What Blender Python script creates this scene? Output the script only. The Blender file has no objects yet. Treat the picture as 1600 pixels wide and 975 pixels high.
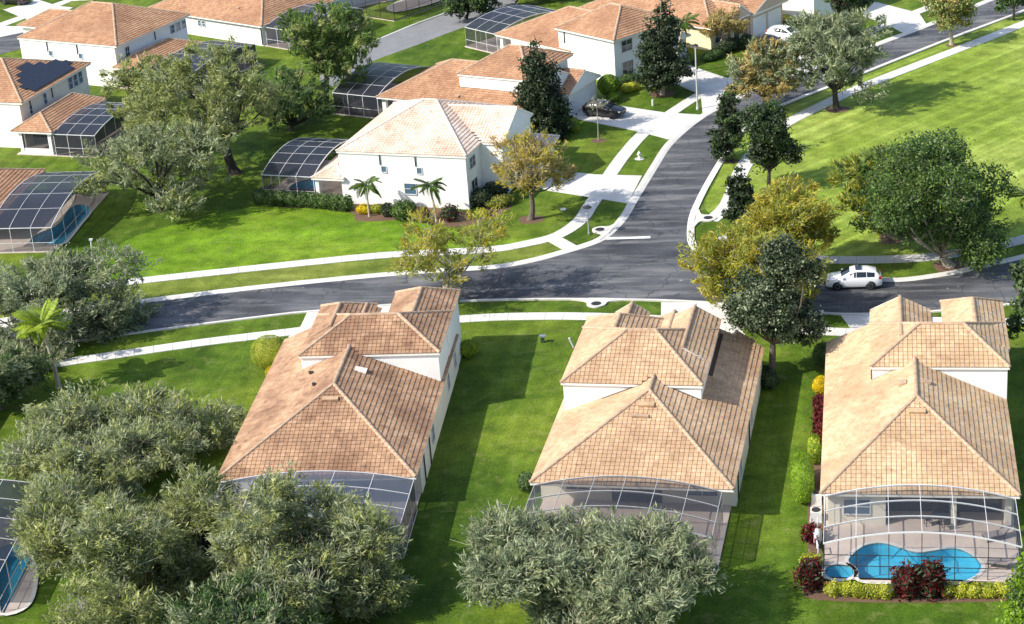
# Suburban street seen from the air: tiled-roof houses with screened pools, curved road, lawns and trees.
import bpy, bmesh, math, random
import numpy as np
from mathutils import Vector, Matrix
from mathutils.geometry import tessellate_polygon

S = bpy.context.scene
COL = S.collection
R = math.radians

# ---------------------------------------------------------------- camera
cam_d = bpy.data.cameras.new('camera'); cam = bpy.data.objects.new('camera', cam_d); COL.objects.link(cam)
cam_d.sensor_width = 36.0; cam_d.lens = 3100 / 1600 * 36.0; cam_d.clip_start = 1.0; cam_d.clip_end = 6000.0
_p, _r = R(23.3), R(4.5)
_up = Vector((0, math.sin(_p), math.cos(_p))); _rt = Vector((1, 0, 0)); _fw = Vector((0, math.cos(_p), -math.sin(_p)))
rt = _rt * math.cos(_r) - _up * math.sin(_r); up = _up * math.cos(_r) + _rt * math.sin(_r)
M4 = Matrix((rt, up, -_fw)).transposed().to_4x4(); M4.translation = (0, 0, 68.0)
cam.matrix_world = M4
S.camera = cam
# ---------------------------------------------------------------- sky, sun, exposure
SUN_EL, SHADOW_DIR = 40.0, 18.0
w = bpy.data.worlds.new('World'); S.world = w; w.use_nodes = True
nt = w.node_tree
bg = nt.nodes['Background']; sky = nt.nodes.new('ShaderNodeTexSky'); sky.sky_type = 'NISHITA'; sky.sun_disc = False
sky.sun_elevation = R(SUN_EL); sky.sun_rotation = R(270 - SHADOW_DIR); sky.air_density = 1.0; sky.dust_density = 1.5
nt.links.new(sky.outputs[0], bg.inputs[0]); bg.inputs[1].default_value = 0.15
sl = bpy.data.lights.new('sun', 'SUN'); sl.energy = 3.7; sl.angle = R(0.53); sl.color = (1.0, 0.95, 0.86)
sun = bpy.data.objects.new('sun', sl); COL.objects.link(sun)
ca, ce = R(SHADOW_DIR), R(SUN_EL)
sun.rotation_euler = Vector((math.cos(ca) * math.cos(ce), math.sin(ca) * math.cos(ce), -math.sin(ce))).to_track_quat('-Z', 'Y').to_euler()
sun.location = (-60, 140, 90)
S.view_settings.view_transform = 'Standard'; S.view_settings.look = 'None'
S.view_settings.exposure = 0.78; S.view_settings.gamma = 1.0
S.cycles.max_bounces = 6; S.cycles.diffuse_bounces = 3; S.cycles.glossy_bounces = 2
S.cycles.transparent_max_bounces = 24; S.cycles.caustics_reflective = False; S.cycles.caustics_refractive = False

# ---------------------------------------------------------------- materials
MATS = {}
def new_mat(name):
    m = bpy.data.materials.new(name); m.use_nodes = True; MATS[name] = m
    n = m.node_tree.nodes; return m, m.node_tree, n['Principled BSDF'], n['Material Output']
def N(t, kind, **kw):
    n = t.nodes.new('ShaderNode' + kind)
    for k, v in kw.items(): setattr(n, k, v)
    return n
def noise(t, scale, detail=4, rough=.55, coord=None, stretch=None):
    c = N(t, 'TexCoord'); src = c.outputs['Object'] if coord is None else coord
    if stretch is not None:
        mp = N(t, 'Mapping'); mp.vector_type = 'TEXTURE'; mp.inputs['Scale'].default_value = tuple(1 / v for v in stretch[0]); mp.inputs['Rotation'].default_value = (0, 0, stretch[1])
        t.links.new(src, mp.inputs[0]); src = mp.outputs[0]
    n = N(t, 'TexNoise'); n.inputs['Scale'].default_value = scale; n.inputs['Detail'].default_value = detail; n.inputs['Roughness'].default_value = rough
    t.links.new(src, n.inputs['Vector']); return n.outputs['Fac']
def ramp(t, fac, stops):
    r = N(t, 'ValToRGB'); e = r.color_ramp.elements
    while len(e) < len(stops): e.new(0.5)
    for i, (p, c) in enumerate(stops): e[i].position = p; e[i].color = (*c, 1) if len(c) == 3 else c
    t.links.new(fac, r.inputs[0]); return r.outputs[0]
def mixc(t, a, b, fac, mode='MIX'):
    m = N(t, 'Mix', data_type='RGBA', blend_type=mode)
    for s, v in ((m.inputs[0], fac), (m.inputs[6], a), (m.inputs[7], b)):
        if isinstance(v, (int, float)): s.default_value = v
        elif isinstance(v, tuple): s.default_value = (*v, 1)
        else: t.links.new(v, s)
    return m.outputs[2]
def math_(t, op, a, b=None):
    m = N(t, 'Math', operation=op)
    for s, v in ((m.inputs[0], a), (m.inputs[1], b)):
        if v is None: continue
        if isinstance(v, (int, float)): s.default_value = v
        else: t.links.new(v, s)
    return m.outputs[0]
def bump(t, bs, h, strength, dist=.05):
    b = N(t, 'Bump'); b.inputs['Strength'].default_value = strength; b.inputs['Distance'].default_value = dist
    t.links.new(h, b.inputs['Height']); t.links.new(b.outputs[0], bs.inputs['Normal'])
def scal(c, k): return tuple(min(1, v * k) for v in c)
def plain(name, col, rough=.6, var=.12, scale=3., metal=0., spec=None, bmp=0., detail=5):
    m, t, b, o = new_mat(name)
    f = noise(t, scale, detail)
    t.links.new(ramp(t, f, [(.3, scal(col, 1 - var)), (.7, scal(col, 1 + var))]), b.inputs['Base Color'])
    b.inputs['Roughness'].default_value = rough; b.inputs['Metallic'].default_value = metal
    if spec is not None: b.inputs['Specular IOR Level'].default_value = spec
    if bmp: bump(t, b, noise(t, scale * 8, 3), bmp)
    return m
def grass(name, a, b_, c_, stripe=None, sk=0.0, patch=.07, fine=6.0, across=.42):
    m, t, b, o = new_mat(name)
    big = noise(t, patch, 5, .6); mid = noise(t, .55, 5, .65); fin = noise(t, fine, 3, .7)
    col = ramp(t, big, [(.38, a), (.5, b_), (.62, c_)])
    col = mixc(t, col, ramp(t, mid, [(.3, (.55, .6, .42)), (.7, (1.34, 1.26, 1.25))]), 1.0, 'MULTIPLY')
    col = mixc(t, col, ramp(t, fin, [(.25, (.45, .5, .4)), (.75, (1.5, 1.42, 1.4))]), 1.0, 'MULTIPLY')
    dry = noise(t, .8, 6, .72); col = mixc(t, col, (.19, .20, .06), ramp(t, dry, [(.53, (0, 0, 0)), (.70, (.6, .6, .6))]))
    drk = noise(t, .3, 6, .7); col = mixc(t, col, scal(a, .55), ramp(t, drk, [(.55, (0, 0, 0)), (.75, (.6, .6, .6))]))
    if stripe is not None:     # mowing passes lay the blades in long bands
        st = noise(t, 1.0, 3, .6, stretch=((.012, across, 1), stripe))
        col = mixc(t, col, ramp(t, st, [(.36, scal((.86, .86, .8), 1)), (.5, (1, 1, 1)), (.66, (1.0 + sk, 1.0 + sk, 1.0 + sk * 1.6))]), 1.0, 'MULTIPLY')
    t.links.new(col, b.inputs['Base Color']); b.inputs['Roughness'].default_value = .85; b.inputs['Specular IOR Level'].default_value = .15
    bump(t, b, fin, .5, .12)
    return m
grass('lawn_grass', (.050, .102, .007), (.082, .142, .011), (.125, .182, .018), stripe=R(78), sk=.25)
grass('lawn_bright', (.095, .19, .008), (.125, .23, .012), (.165, .265, .02), stripe=R(-4), sk=.2)
grass('verge_grass', (.105, .155, .022), (.145, .19, .03), (.18, .215, .045), stripe=R(-6), sk=.15)
grass('field_grass', (.165, .245, .03), (.205, .29, .042), (.26, .335, .07), stripe=R(41), sk=.42, across=.8)

def asphalt():
    m, t, b, o = new_mat('asphalt')
    f = noise(t, 22, 3, .7); g = noise(t, .12, 5, .6); s = noise(t, 1.0, 6, .68, stretch=((.10, .7, 1), R(-9)))
    col = ramp(t, g, [(.36, (.028, .029, .034)), (.64, (.092, .093, .10))])
    col = mixc(t, col, ramp(t, f, [(.3, (.75, .75, .75)), (.7, (1.25, 1.25, 1.25))]), 1., 'MULTIPLY')
    col = mixc(t, col, (.21, .205, .20), ramp(t, s, [(.48, (0, 0, 0)), (.70, (.85, .85, .85))]))
    spk = noise(t, 1.3, 2, .5); col = mixc(t, col, (.32, .31, .3), ramp(t, spk, [(.74, (0, 0, 0)), (.77, (.8, .8, .8))]))
    wv = N(t, 'TexVoronoi', feature='DISTANCE_TO_EDGE'); wv.inputs['Scale'].default_value = .16; cw = N(t, 'TexCoord'); wn = N(t, 'VectorMath', operation='ADD'); nz = N(t, 'TexNoise'); nz.inputs['Scale'].default_value = .5
    t.links.new(cw.outputs['Object'], nz.inputs[0]); sc = N(t, 'VectorMath', operation='SCALE'); sc.inputs['Scale'].default_value = 3.; t.links.new(nz.outputs['Color'], sc.inputs[0]); t.links.new(cw.outputs['Object'], wn.inputs[0]); t.links.new(sc.outputs[0], wn.inputs[1]); t.links.new(wn.outputs[0], wv.inputs['Vector'])
    col = mixc(t, col, (.018, .018, .02), ramp(t, wv.outputs['Distance'], [(0., (.8, .8, .8)), (.012, (0, 0, 0))]))        # tar-filled cracks
    t.links.new(col, b.inputs['Base Color']); b.inputs['Roughness'].default_value = .75; bump(t, b, f, .3, .03)
asphalt()
def concrete(name, c, dirt):
    m, t, b, o = new_mat(name)
    col = ramp(t, noise(t, .5, 6, .65), [(.3, scal(c, .84)), (.65, scal(c, 1.08))])
    col = mixc(t, col, dirt, ramp(t, noise(t, 1.6, 6, .7), [(.55, (0, 0, 0)), (.8, (.45, .45, .45))]))
    t.links.new(col, b.inputs['Base Color']); b.inputs['Roughness'].default_value = .8; bump(t, b, noise(t, 14, 3), .25, .02)
concrete('concrete', (.60, .58, .54), (.40, .38, .33))
concrete('kerb_concrete', (.60, .57, .52), (.30, .28, .25))
concrete('path_concrete', (.46, .45, .42), (.27, .27, .24))
concrete('joint', (.16, .15, .13), (.1, .1, .08))
concrete('worn_path', (.20, .20, .20), (.10, .10, .10))
concrete('deck', (.56, .47, .41), (.40, .33, .28))
concrete('mulch', (.13, .075, .045), (.05, .03, .02))
plain('road_paint', (.75, .75, .72), .6, .15, 4)
def stucco(name, c):
    m, t, b, o = new_mat(name)
    col = ramp(t, noise(t, .5, 5, .6), [(.3, scal(c, .93)), (.7, scal(c, 1.03))])
    col = mixc(t, col, scal(c, .72), ramp(t, noise(t, 1.0, 5, .65, stretch=((2.2, 2.2, .22), 0)), [(.6, (0, 0, 0)), (.85, (.35, .35, .35))]))
    t.links.new(col, b.inputs['Base Color']); b.inputs['Roughness'].default_value = .85; bump(t, b, noise(t, 25, 2), .15, .02)
stucco('stucco_white', (.80, .79, .76)); stucco('stucco_cream', (.74, .69, .58)); stucco('stucco_yellow', (.74, .66, .42)); stucco('stucco_tan', (.56, .44, .33))
plain('trim', (.80, .77, .70), .5, .06); plain('white_metal', (.62, .62, .62), .4, .06); plain('bronze_metal', (.035, .032, .03), .4, .15)
plain('frame_grey', (.40, .40, .40), .5, .1); plain('shade_cloth', (.30, .31, .33), .9); plain('door_white', (.74, .74, .73), .5, .04)
def tile(name, a, b_, c_, stain, amt):
    m, t, b, o = new_mat(name)
    gi = N(t, 'NewGeometry').outputs['Random Per Island']; oi = N(t, 'ObjectInfo').outputs['Random']
    rnd = math_(t, 'FRACT', math_(t, 'ADD', gi, oi))
    col = ramp(t, rnd, [(0., a), (.5, b_), (1., c_)])
    pos = N(t, 'NewGeometry').outputs['Position']
    big = noise(t, .22, 5, .62, coord=pos); sm = noise(t, 5, 3, .6, coord=pos)
    col = mixc(t, col, stain, ramp(t, big, [(.40, (0, 0, 0)), (.62, (amt, amt, amt))]))
    fine = noise(t, 1.1, 6, .68, coord=pos); col = mixc(t, col, scal(stain, .8), ramp(t, fine, [(.52, (0, 0, 0)), (.70, (amt, amt, amt))]))
    col = mixc(t, col, ramp(t, sm, [(.3, (.86, .85, .84)), (.7, (1.1, 1.1, 1.1))]), 1., 'MULTIPLY')
    t.links.new(col, b.inputs['Base Color']); b.inputs['Roughness'].default_value = .8; b.inputs['Specular IOR Level'].default_value = .25
    bump(t, b, sm, .3, .02)
tile('tile_peach', (.49, .330, .195), (.56, .385, .232), (.61, .435, .275), (.30, .175, .10), .5)
tile('tile_sand', (.52, .36, .21), (.585, .415, .248), (.63, .46, .288), (.34, .205, .115), .55)
tile('tile_orange', (.41, .225, .125), (.47, .27, .155), (.52, .32, .19), (.25, .125, .07), .55)
tile('tile_pale', (.66, .54, .44), (.72, .61, .51), (.76, .66, .57), (.48, .29, .18), .6)
tile('tile_brown', (.39, .235, .135), (.46, .285, .168), (.52, .335, .21), (.19, .10, .06), .75)
plain('cap_tan', (.42, .29, .19), .8, .25, 2.); plain('cap_pale', (.66, .55, .46), .8, .15, 2.)
plain('underlay', (.07, .04, .028), .9)
def glassy(name, c, rough=.06):
    m, t, b, o = new_mat(name); b.inputs['Base Color'].default_value = (*c, 1); b.inputs['Roughness'].default_value = rough; b.inputs['Specular IOR Level'].default_value = .7
glassy('window_glass', (.035, .045, .055)); glassy('blue_glass', (.08, .14, .20)); glassy('car_glass', (.012, .014, .016)); glassy('head_lamp', (.6, .62, .63), .1); glassy('tail_lamp', (.35, .02, .015), .15)
glassy('solar_cell', (.012, .012, .022), .35)
def screen(name, c, fac):
    m, t, b, o = new_mat(name); b.inputs['Base Color'].default_value = (*c, 1); b.inputs['Roughness'].default_value = .45
    tr = N(t, 'BsdfTransparent'); mx = N(t, 'MixShader'); mx.inputs[0].default_value = fac
    t.links.new(tr.outputs[0], mx.inputs[1]); t.links.new(b.outputs[0], mx.inputs[2]); t.links.new(mx.outputs[0], o.inputs[0])
screen('screen_clear', (.05, .05, .055), .16); screen('screen_roof', (.045, .047, .055), .34); screen('screen_mid', (.035, .037, .045), .50); screen('screen_dense', (.022, .024, .034), .80); screen('screen_grey', (.085, .10, .13), .66)
def water():
    m, t, b, o = new_mat('pool_water')
    tr = N(t, 'BsdfTransparent'); tr.inputs[0].default_value = (.72, .95, 1.0, 1)
    gl = N(t, 'BsdfGlossy'); gl.inputs['Roughness'].default_value = .05
    bp = N(t, 'Bump'); bp.inputs['Strength'].default_value = .15; t.links.new(noise(t, 2.5, 2), bp.inputs['Height']); t.links.new(bp.outputs[0], gl.inputs['Normal'])
    mx = N(t, 'MixShader'); mx.inputs[0].default_value = .07
    t.links.new(tr.outputs[0], mx.inputs[1]); t.links.new(gl.outputs[0], mx.inputs[2]); t.links.new(mx.outputs[0], o.inputs[0])
water()
plain('pool_plaster', (.11, .50, .66), .6, .1, 1.2)
def paint(name, c, rough=.25):
    m, t, b, o = new_mat(name); b.inputs['Base Color'].default_value = (*c, 1); b.inputs['Roughness'].default_value = rough; b.inputs['Coat Weight'].default_value = .6; b.inputs['Coat Roughness'].default_value = .08
paint('paint_white', (.85, .85, .85)); paint('paint_black', (.012, .012, .014)); paint('paint_grey', (.03, .033, .036))
plain('tyre', (.018, .018, .018), .85); plain('rim', (.55, .55, .56), .3, .05, 2, .8); plain('black_plastic', (.02, .02, .02), .6)
plain('iron', (.02, .02, .02), .7); plain('hydrant_paint', (.75, .74, .7), .5); plain('cushion', (.28, .25, .24), .9); plain('furniture', (.05, .045, .04), .6)
plain('green_box', (.03, .06, .045), .5)
def leaf(name, a, b_, c_, rough=.5, spec=.3, tl=.42):
    m, t, b, o = new_mat(name)
    g = N(t, 'NewGeometry'); pos = g.outputs['Position']
    col = ramp(t, g.outputs['Random Per Island'], [(0., a), (.55, b_), (1., c_)])
    col = mixc(t, col, ramp(t, noise(t, .9, 4, .62, coord=pos), [(.3, (.5, .56, .5)), (.7, (1.5, 1.42, 1.36))]), 1., 'MULTIPLY')
    t.links.new(col, b.inputs['Base Color']); b.inputs['Roughness'].default_value = rough; b.inputs['Specular IOR Level'].default_value = spec
    ts = N(t, 'BsdfTranslucent'); t.links.new(col, ts.inputs[0]); mx = N(t, 'MixShader'); mx.inputs[0].default_value = tl
    t.links.new(b.outputs[0], mx.inputs[1]); t.links.new(ts.outputs[0], mx.inputs[2]); t.links.new(mx.outputs[0], o.inputs[0])
leaf('leaf_olive', (0.170, 0.207, 0.064), (0.288, 0.328, 0.111), (0.428, 0.447, 0.192))
leaf('leaf_sage', (0.151, 0.197, 0.095), (0.278, 0.316, 0.174), (0.440, 0.469, 0.298))
leaf('leaf_grey', (0.116, 0.152, 0.083), (0.222, 0.269, 0.152), (0.396, 0.443, 0.302))
leaf('leaf_green', (0.061, 0.113, 0.024), (0.113, 0.192, 0.042), (0.200, 0.287, 0.078))
leaf('leaf_deep', (0.037, 0.079, 0.022), (0.079, 0.140, 0.041), (0.160, 0.235, 0.085))
leaf('leaf_dark', (0.014, 0.027, 0.011), (0.030, 0.051, 0.020), (0.068, 0.095, 0.046), .5, .3, .12)
leaf('leaf_gold', (.29, .245, .03), (.42, .36, .05), (.54, .47, .09), tl=.45)
leaf('leaf_yellowgreen', (.20, .225, .03), (.31, .33, .05), (.43, .43, .09), tl=.45)
leaf('leaf_tan', (.27, .21, .075), (.38, .30, .11), (.48, .39, .16), tl=.4)
leaf('leaf_bright', (0.115, 0.218, 0.011), (0.184, 0.310, 0.017), (0.276, 0.414, 0.034), tl=.35)
leaf('leaf_lime', (.26, .30, .02), (.40, .43, .04), (.52, .52, .09), tl=.35)
leaf('leaf_yellow', (.40, .30, .005), (.55, .44, .008), (.62, .52, .03), tl=.35)
leaf('leaf_red', (.06, .010, .012), (.13, .018, .022), (.26, .05, .05))
leaf('leaf_palm', (.05, .10, .015), (.08, .15, .022), (.13, .20, .04), .4, .4)
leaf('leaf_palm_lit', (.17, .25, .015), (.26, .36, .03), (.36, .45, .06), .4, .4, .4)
plain('bark', (.12, .095, .07), .9, .3, 6., bmp=.6); plain('bark_pale', (.34, .30, .23), .9, .25, 6., bmp=.5); plain('bark_dark', (.035, .03, .025), .9, .3, 6.)
plain('twig_pale', (.27, .265, .17), .9, .25, 1.5); plain('shrub_core', (.02, .03, .01), .95); plain('palm_trunk', (.42, .37, .28), .85, .25, 8., bmp=.5)

# ---------------------------------------------------------------- object helpers
def link(name, me, parent=None, mat=None):
    o = bpy.data.objects.new(name, me); COL.objects.link(o)
    if parent is not None: o.parent = parent
    if mat is not None and me is not None:
        for k in ([mat] if isinstance(mat, str) else mat): me.materials.append(MATS[k])
    return o
def tag(o, label=None, cat=None, group=None, kind=None):
    for k, v in (('label', label), ('category', cat), ('group', group), ('kind', kind)):
        if v is not None: o[k] = v
    return o
def empty(name, loc, rz=0., label=None, cat=None, group=None):
    o = bpy.data.objects.new(name, None); COL.objects.link(o); o.empty_display_size = .5
    o.location = loc; o.rotation_euler = (0, 0, rz); return tag(o, label, cat, group)
def pyd(name, verts, faces, smooth=False):
    me = bpy.data.meshes.new(name); me.from_pydata(verts, [], faces); me.update()
    if smooth: me.polygons.foreach_set('use_smooth', [True] * len(me.polygons))
    return me
class MB:
    """collects shapes into one mesh"""
    def __init__(s): s.v = []; s.f = []; s.m = []
    def add(s, verts, faces, m=0):
        k = len(s.v); s.v += [tuple(p) for p in verts]; s.f += [tuple(i + k for i in f) for f in faces]; s.m += [m] * len(faces); return s
    def box(s, a, b, m=0, M=None):
        (x0, y0, z0), (x1, y1, z1) = a, b
        v = [Vector(p) for p in ((x0, y0, z0), (x1, y0, z0), (x1, y1, z0), (x0, y1, z0), (x0, y0, z1), (x1, y0, z1), (x1, y1, z1), (x0, y1, z1))]
        if M is not None: v = [M @ p for p in v]
        return s.add(v, [(0, 3, 2, 1), (4, 5, 6, 7), (0, 1, 5, 4), (1, 2, 6, 5), (2, 3, 7, 6), (3, 0, 4, 7)], m)
    def beam(s, a, b, w, h, m=0):
        a, b = Vector(a), Vector(b); d = (b - a).normalized(); u = Vector((0, 0, 1)) if abs(d.z) < .95 else Vector((1, 0, 0))
        x = d.cross(u).normalized() * w / 2; y = x.cross(d).normalized() * h / 2
        v = [p + q for p in (a, b) for q in (-x - y, x - y, x + y, -x + y)]
        return s.add(v, [(0, 1, 2, 3), (7, 6, 5, 4), (0, 4, 5, 1), (1, 5, 6, 2), (2, 6, 7, 3), (3, 7, 4, 0)], m)
    def tube(s, pts, rad, k=6, m=0, cap=True):
        pts = [Vector(p) for p in pts]; rings = []; n = len(pts)
        for i, p in enumerate(pts):
            d = (pts[min(i + 1, n - 1)] - pts[max(i - 1, 0)]).normalized()
            x = d.cross(Vector((.31, .17, .93)) if abs(d.z) < .9 else Vector((1, .1, 0))).normalized(); y = d.cross(x)
            r = rad[i] if hasattr(rad, '__len__') else rad
            rings.append([p + (x * math.cos(2 * math.pi * j / k) + y * math.sin(2 * math.pi * j / k)) * r for j in range(k)])
        f = [(i * k + j, i * k + (j + 1) % k, (i + 1) * k + (j + 1) % k, (i + 1) * k + j) for i in range(n - 1) for j in range(k)]
        if cap: f += [tuple(range(k - 1, -1, -1)), tuple((n - 1) * k + j for j in range(k))]
        return s.add([q for r_ in rings for q in r_], f, m)
    def lathe(s, prof, k=16, c=(0, 0, 0), m=0, axis='z'):
        v = []; n = len(prof)
        for r, z in prof:
            for j in range(k):
                a = 2 * math.pi * j / k; p = (r * math.cos(a), r * math.sin(a), z)
                if axis == 'y': p = (p[0], p[2], p[1])
                v.append((p[0] + c[0], p[1] + c[1], p[2] + c[2]))
        return s.add(v, [(i * k + j, i * k + (j + 1) % k, (i + 1) * k + (j + 1) % k, (i + 1) * k + j) for i in range(n - 1) for j in range(k)], m)
    def build(s, name, mat, parent=None, smooth=False):
        me = pyd(name, s.v, s.f, smooth); o = link(name, me, parent, mat)
        if any(s.m): me.polygons.foreach_set('material_index', s.m)
        return o
def quads_mesh(name, V, smooth=False):
    """V: (n,4,3) array of quads -> mesh, fast"""
    n = len(V); me = bpy.data.meshes.new(name)
    me.vertices.add(n * 4); me.vertices.foreach_set('co', np.ascontiguousarray(V, dtype=np.float32).ravel())
    me.loops.add(n * 4); me.loops.foreach_set('vertex_index', np.arange(n * 4, dtype=np.int32))
    me.polygons.add(n); me.polygons.foreach_set('loop_start', np.arange(0, n * 4, 4, dtype=np.int32))
    me.update(calc_edges=True); me.validate(); return me

# ---------------------------------------------------------------- flat ground pieces
def area(p): return sum(p[i - 1][0] * p[i][1] - p[i][0] * p[i - 1][1] for i in range(len(p))) / 2
def ccw(p): return list(p) if area(p) > 0 else list(reversed(p))
def smooth_line(p, n=5, closed=False):
    p = [Vector(q) for q in p]; out = []; L = len(p)
    for i in range(L if closed else L - 1):
        a, b, c, d = (p[(i - 1) % L], p[i], p[(i + 1) % L], p[(i + 2) % L]) if closed else (p[max(i - 1, 0)], p[i], p[i + 1], p[min(i + 2, L - 1)])
        for k in range(n):
            t = k / n; out.append(.5 * ((2 * b) + (c - a) * t + (2 * a - 5 * b + 4 * c - d) * t * t + (3 * b - a - 3 * c + d) * t ** 3))
    if not closed: out.append(p[-1])
    return [(q.x, q.y) for q in out]
def sheet(name, poly, z, mat, parent=None, holes=(), thick=0.):
    poly = ccw(poly); loops = [poly] + [list(reversed(ccw(h))) for h in holes]
    v3 = [[Vector((x, y, 0)) for x, y in l] for l in loops]; flat = [q for l in loops for q in l]
    tris = tessellate_polygon(v3); f = []
    for t in tris:
        a, b, c = (flat[i] for i in t)
        f.append(t if (b[0] - a[0]) * (c[1] - a[1]) - (b[1] - a[1]) * (c[0] - a[0]) > 0 else t[::-1])
    n = len(flat); v = [(x, y, z) for x, y in flat]
    if thick:
        v += [(x, y, z - thick) for x, y in flat]; k = 0
        for l in loops:
            m = len(l); f += [(k + i, k + i + n, k + (i + 1) % m + n, k + (i + 1) % m) for i in range(m)]; k += m
    return link(name, pyd(name, v, [tuple(t) for t in f]), parent, mat)
def offset(line, d):
    out = []; n = len(line)
    for i, p in enumerate(line):
        a, b = Vector(line[max(i - 1, 0)]), Vector(line[min(i + 1, n - 1)]); t = (b - a).normalized(); out.append((p[0] - t.y * d, p[1] + t.x * d))
    return out
def clip_half(poly, p0, nrm):
    out = []
    for i in range(len(poly)):
        a, b = poly[i - 1], poly[i]; da = (a[0] - p0[0]) * nrm[0] + (a[1] - p0[1]) * nrm[1]; db = (b[0] - p0[0]) * nrm[0] + (b[1] - p0[1]) * nrm[1]
        if (da < 0) != (db < 0):
            t = da / (da - db); out.append((a[0] + (b[0] - a[0]) * t, a[1] + (b[1] - a[1]) * t))
        if db >= 0: out.append(b)
    return out
def slabs_ribbon(name, line, w0, w1, z, mat, step=1.6, gap=.025, label=None):
    """a walk of cast slabs laid along a line, between the offsets w0 and w1"""
    base = sheet(name, offset(line, w0 + .01) + offset(line, w1 - .01)[::-1], z - .03, 'joint'); tag(base, kind='structure')
    d = [0.]
    for a, b in zip(line, line[1:]): d.append(d[-1] + math.dist(a, b))
    n = max(1, int(d[-1] / step)); X = [q[0] for q in line]; Y = [q[1] for q in line]
    for i in range(n):
        s = [d[-1] * (i + k / 3) / n for k in range(4)]; s[0] += gap / 2; s[-1] -= gap / 2
        seg = [(float(np.interp(q, d, X)), float(np.interp(q, d, Y))) for q in s]
        sheet('slab', offset(seg, w0) + offset(seg, w1)[::-1], z, mat, base, thick=.06)
def slabs_poly(name, poly, z, mat, ang, nu, gap=.04):
    """a cast driveway of panels; joints run along and across the direction ang"""
    base = sheet(name, poly, z - .03, 'joint'); tag(base, kind='structure')
    u = (math.cos(ang), math.sin(ang)); v = (-u[1], u[0]); poly = ccw(poly)
    cu = [p[0] * u[0] + p[1] * u[1] for p in poly]; cv = [p[0] * v[0] + p[1] * v[1] for p in poly]
    mv = max(1, round((max(cv) - min(cv)) / 3.4)); mu = max(1, round((max(cu) - min(cu)) / nu))
    for i in range(mu):
        for j in range(mv):
            q = poly
            for k, (lo, hi, ax) in enumerate(((min(cu) + (max(cu) - min(cu)) * i / mu, min(cu) + (max(cu) - min(cu)) * (i + 1) / mu, u), (min(cv) + (max(cv) - min(cv)) * j / mv, min(cv) + (max(cv) - min(cv)) * (j + 1) / mv, v))):
                lo += gap / 2; hi -= gap / 2
                if len(q) > 2: q = clip_half(q, (ax[0] * lo, ax[1] * lo), ax)
                if len(q) > 2: q = clip_half(q, (ax[0] * hi, ax[1] * hi), (-ax[0], -ax[1]))
            if len(q) > 2 and abs(area(q)) > .15: sheet('slab', q, z, mat, base, thick=.06)

# ================================================================ THE SETTING
POOLS = {
 'h3': smooth_line([(20.68, 112.25), (21.24, 113.15), (22.08, 113.96), (23.03, 114.18), (23.76, 113.88), (24.33, 113.34), (25.30, 112.61), (26.43, 112.66), (27.37, 112.80), (28.10, 112.58), (28.64, 111.79), (28.93, 110.87), (28.89, 110.12), (28.42, 109.34), (27.61, 108.72), (26.91, 108.53), (25.02, 108.86), (22.90, 109.18), (21.42, 109.49), (20.92, 109.94), (21.06, 110.78), (20.88, 111.56)], 3, True),
 'h11': smooth_line([(-47.10, 185.22), (-46.56, 186.99), (-45.53, 187.96), (-44.91, 189.77), (-44.69, 192.96), (-44.09, 194.61), (-42.84, 194.07), (-42.36, 191.68), (-42.66, 189.27), (-42.94, 186.91), (-43.22, 184.61), (-43.67, 183.31), (-45.60, 183.72), (-46.70, 184.19)], 3, True),
 'h4': smooth_line([(-22.01, 194.71), (-21.56, 195.93), (-20.54, 196.76), (-19.11, 196.69), (-18.80, 194.49), (-18.85, 192.31), (-20.46, 192.79), (-21.56, 193.46)], 3, True),
 'top': smooth_line([(-13.57, 265.29), (-12.70, 267.80), (-10.15, 270.77), (-7.07, 273.65), (-5.63, 269.35), (-7.74, 266.25), (-9.83, 264.59), (-12.36, 263.28)], 3, True),
 'lb': smooth_line([(-37.54, 120.84), (-37.26, 122.91), (-36.23, 123.23), (-35.12, 121.87), (-34.09, 118.93), (-33.71, 115.76), (-34.11, 114.31), (-35.32, 114.06), (-36.65, 116.64)], 3, True),
}
SPA = [(lambda c, a: (c[0] + .95 * math.cos(a), c[1] + .95 * math.sin(a)))((19.84, 110.95), 2 * math.pi * i / 24) for i in range(24)]
BIG = 3000.
ground = sheet('ground', [(-BIG, -BIG), (BIG, -BIG), (BIG, BIG), (-BIG, BIG)], 0., 'lawn_grass', holes=[POOLS[k] for k in POOLS] + [SPA]); tag(ground, kind='structure')

road_far = [(-160., 158.), (-54.01, 162.52), (-45.89, 164.62), (-33.43, 166.53), (-21.95, 167.81), (-9.95, 168.42), (-2.03, 168.16), (0.33, 168.45), (2.71, 169.21), (5.14, 170.45), (7.61, 171.87), (9.14, 173.19), (10.46, 175.42), (11.84, 178.75), (13.06, 182.78), (14.52, 187.50), (16.01, 192.24), (18.06, 198.55), (20.46, 203.61), (22.28, 206.75), (24.08, 209.30), (29.42, 215.37), (34.50, 219.81), (39.72, 224.16), (46.54, 229.95), (53.40, 235.80), (64.32, 245.89), (76.09, 256.42), (92.69, 270.78)]
road_field = [(95.46, 265.85), (77.76, 250.63), (66.67, 240.35), (55.30, 230.83), (44.60, 221.46), (38.21, 215.74), (30.56, 209.02), (26.17, 202.38), (23.15, 194.99), (20.59, 187.61), (18.84, 182.01), (17.63, 177.45), (16.96, 173.15), (16.81, 170.21), (17.25, 167.39), (18.54, 164.62), (20.66, 162.50), (23.82, 160.80), (27.53, 159.44), (32.37, 158.14), (33.86, 157.83), (36.01, 157.98), (39.12, 158.65), (42.36, 159.76), (45.29, 160.81), (51.73, 163.46), (61.94, 168.20), (95.94, 184.10)]
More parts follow.
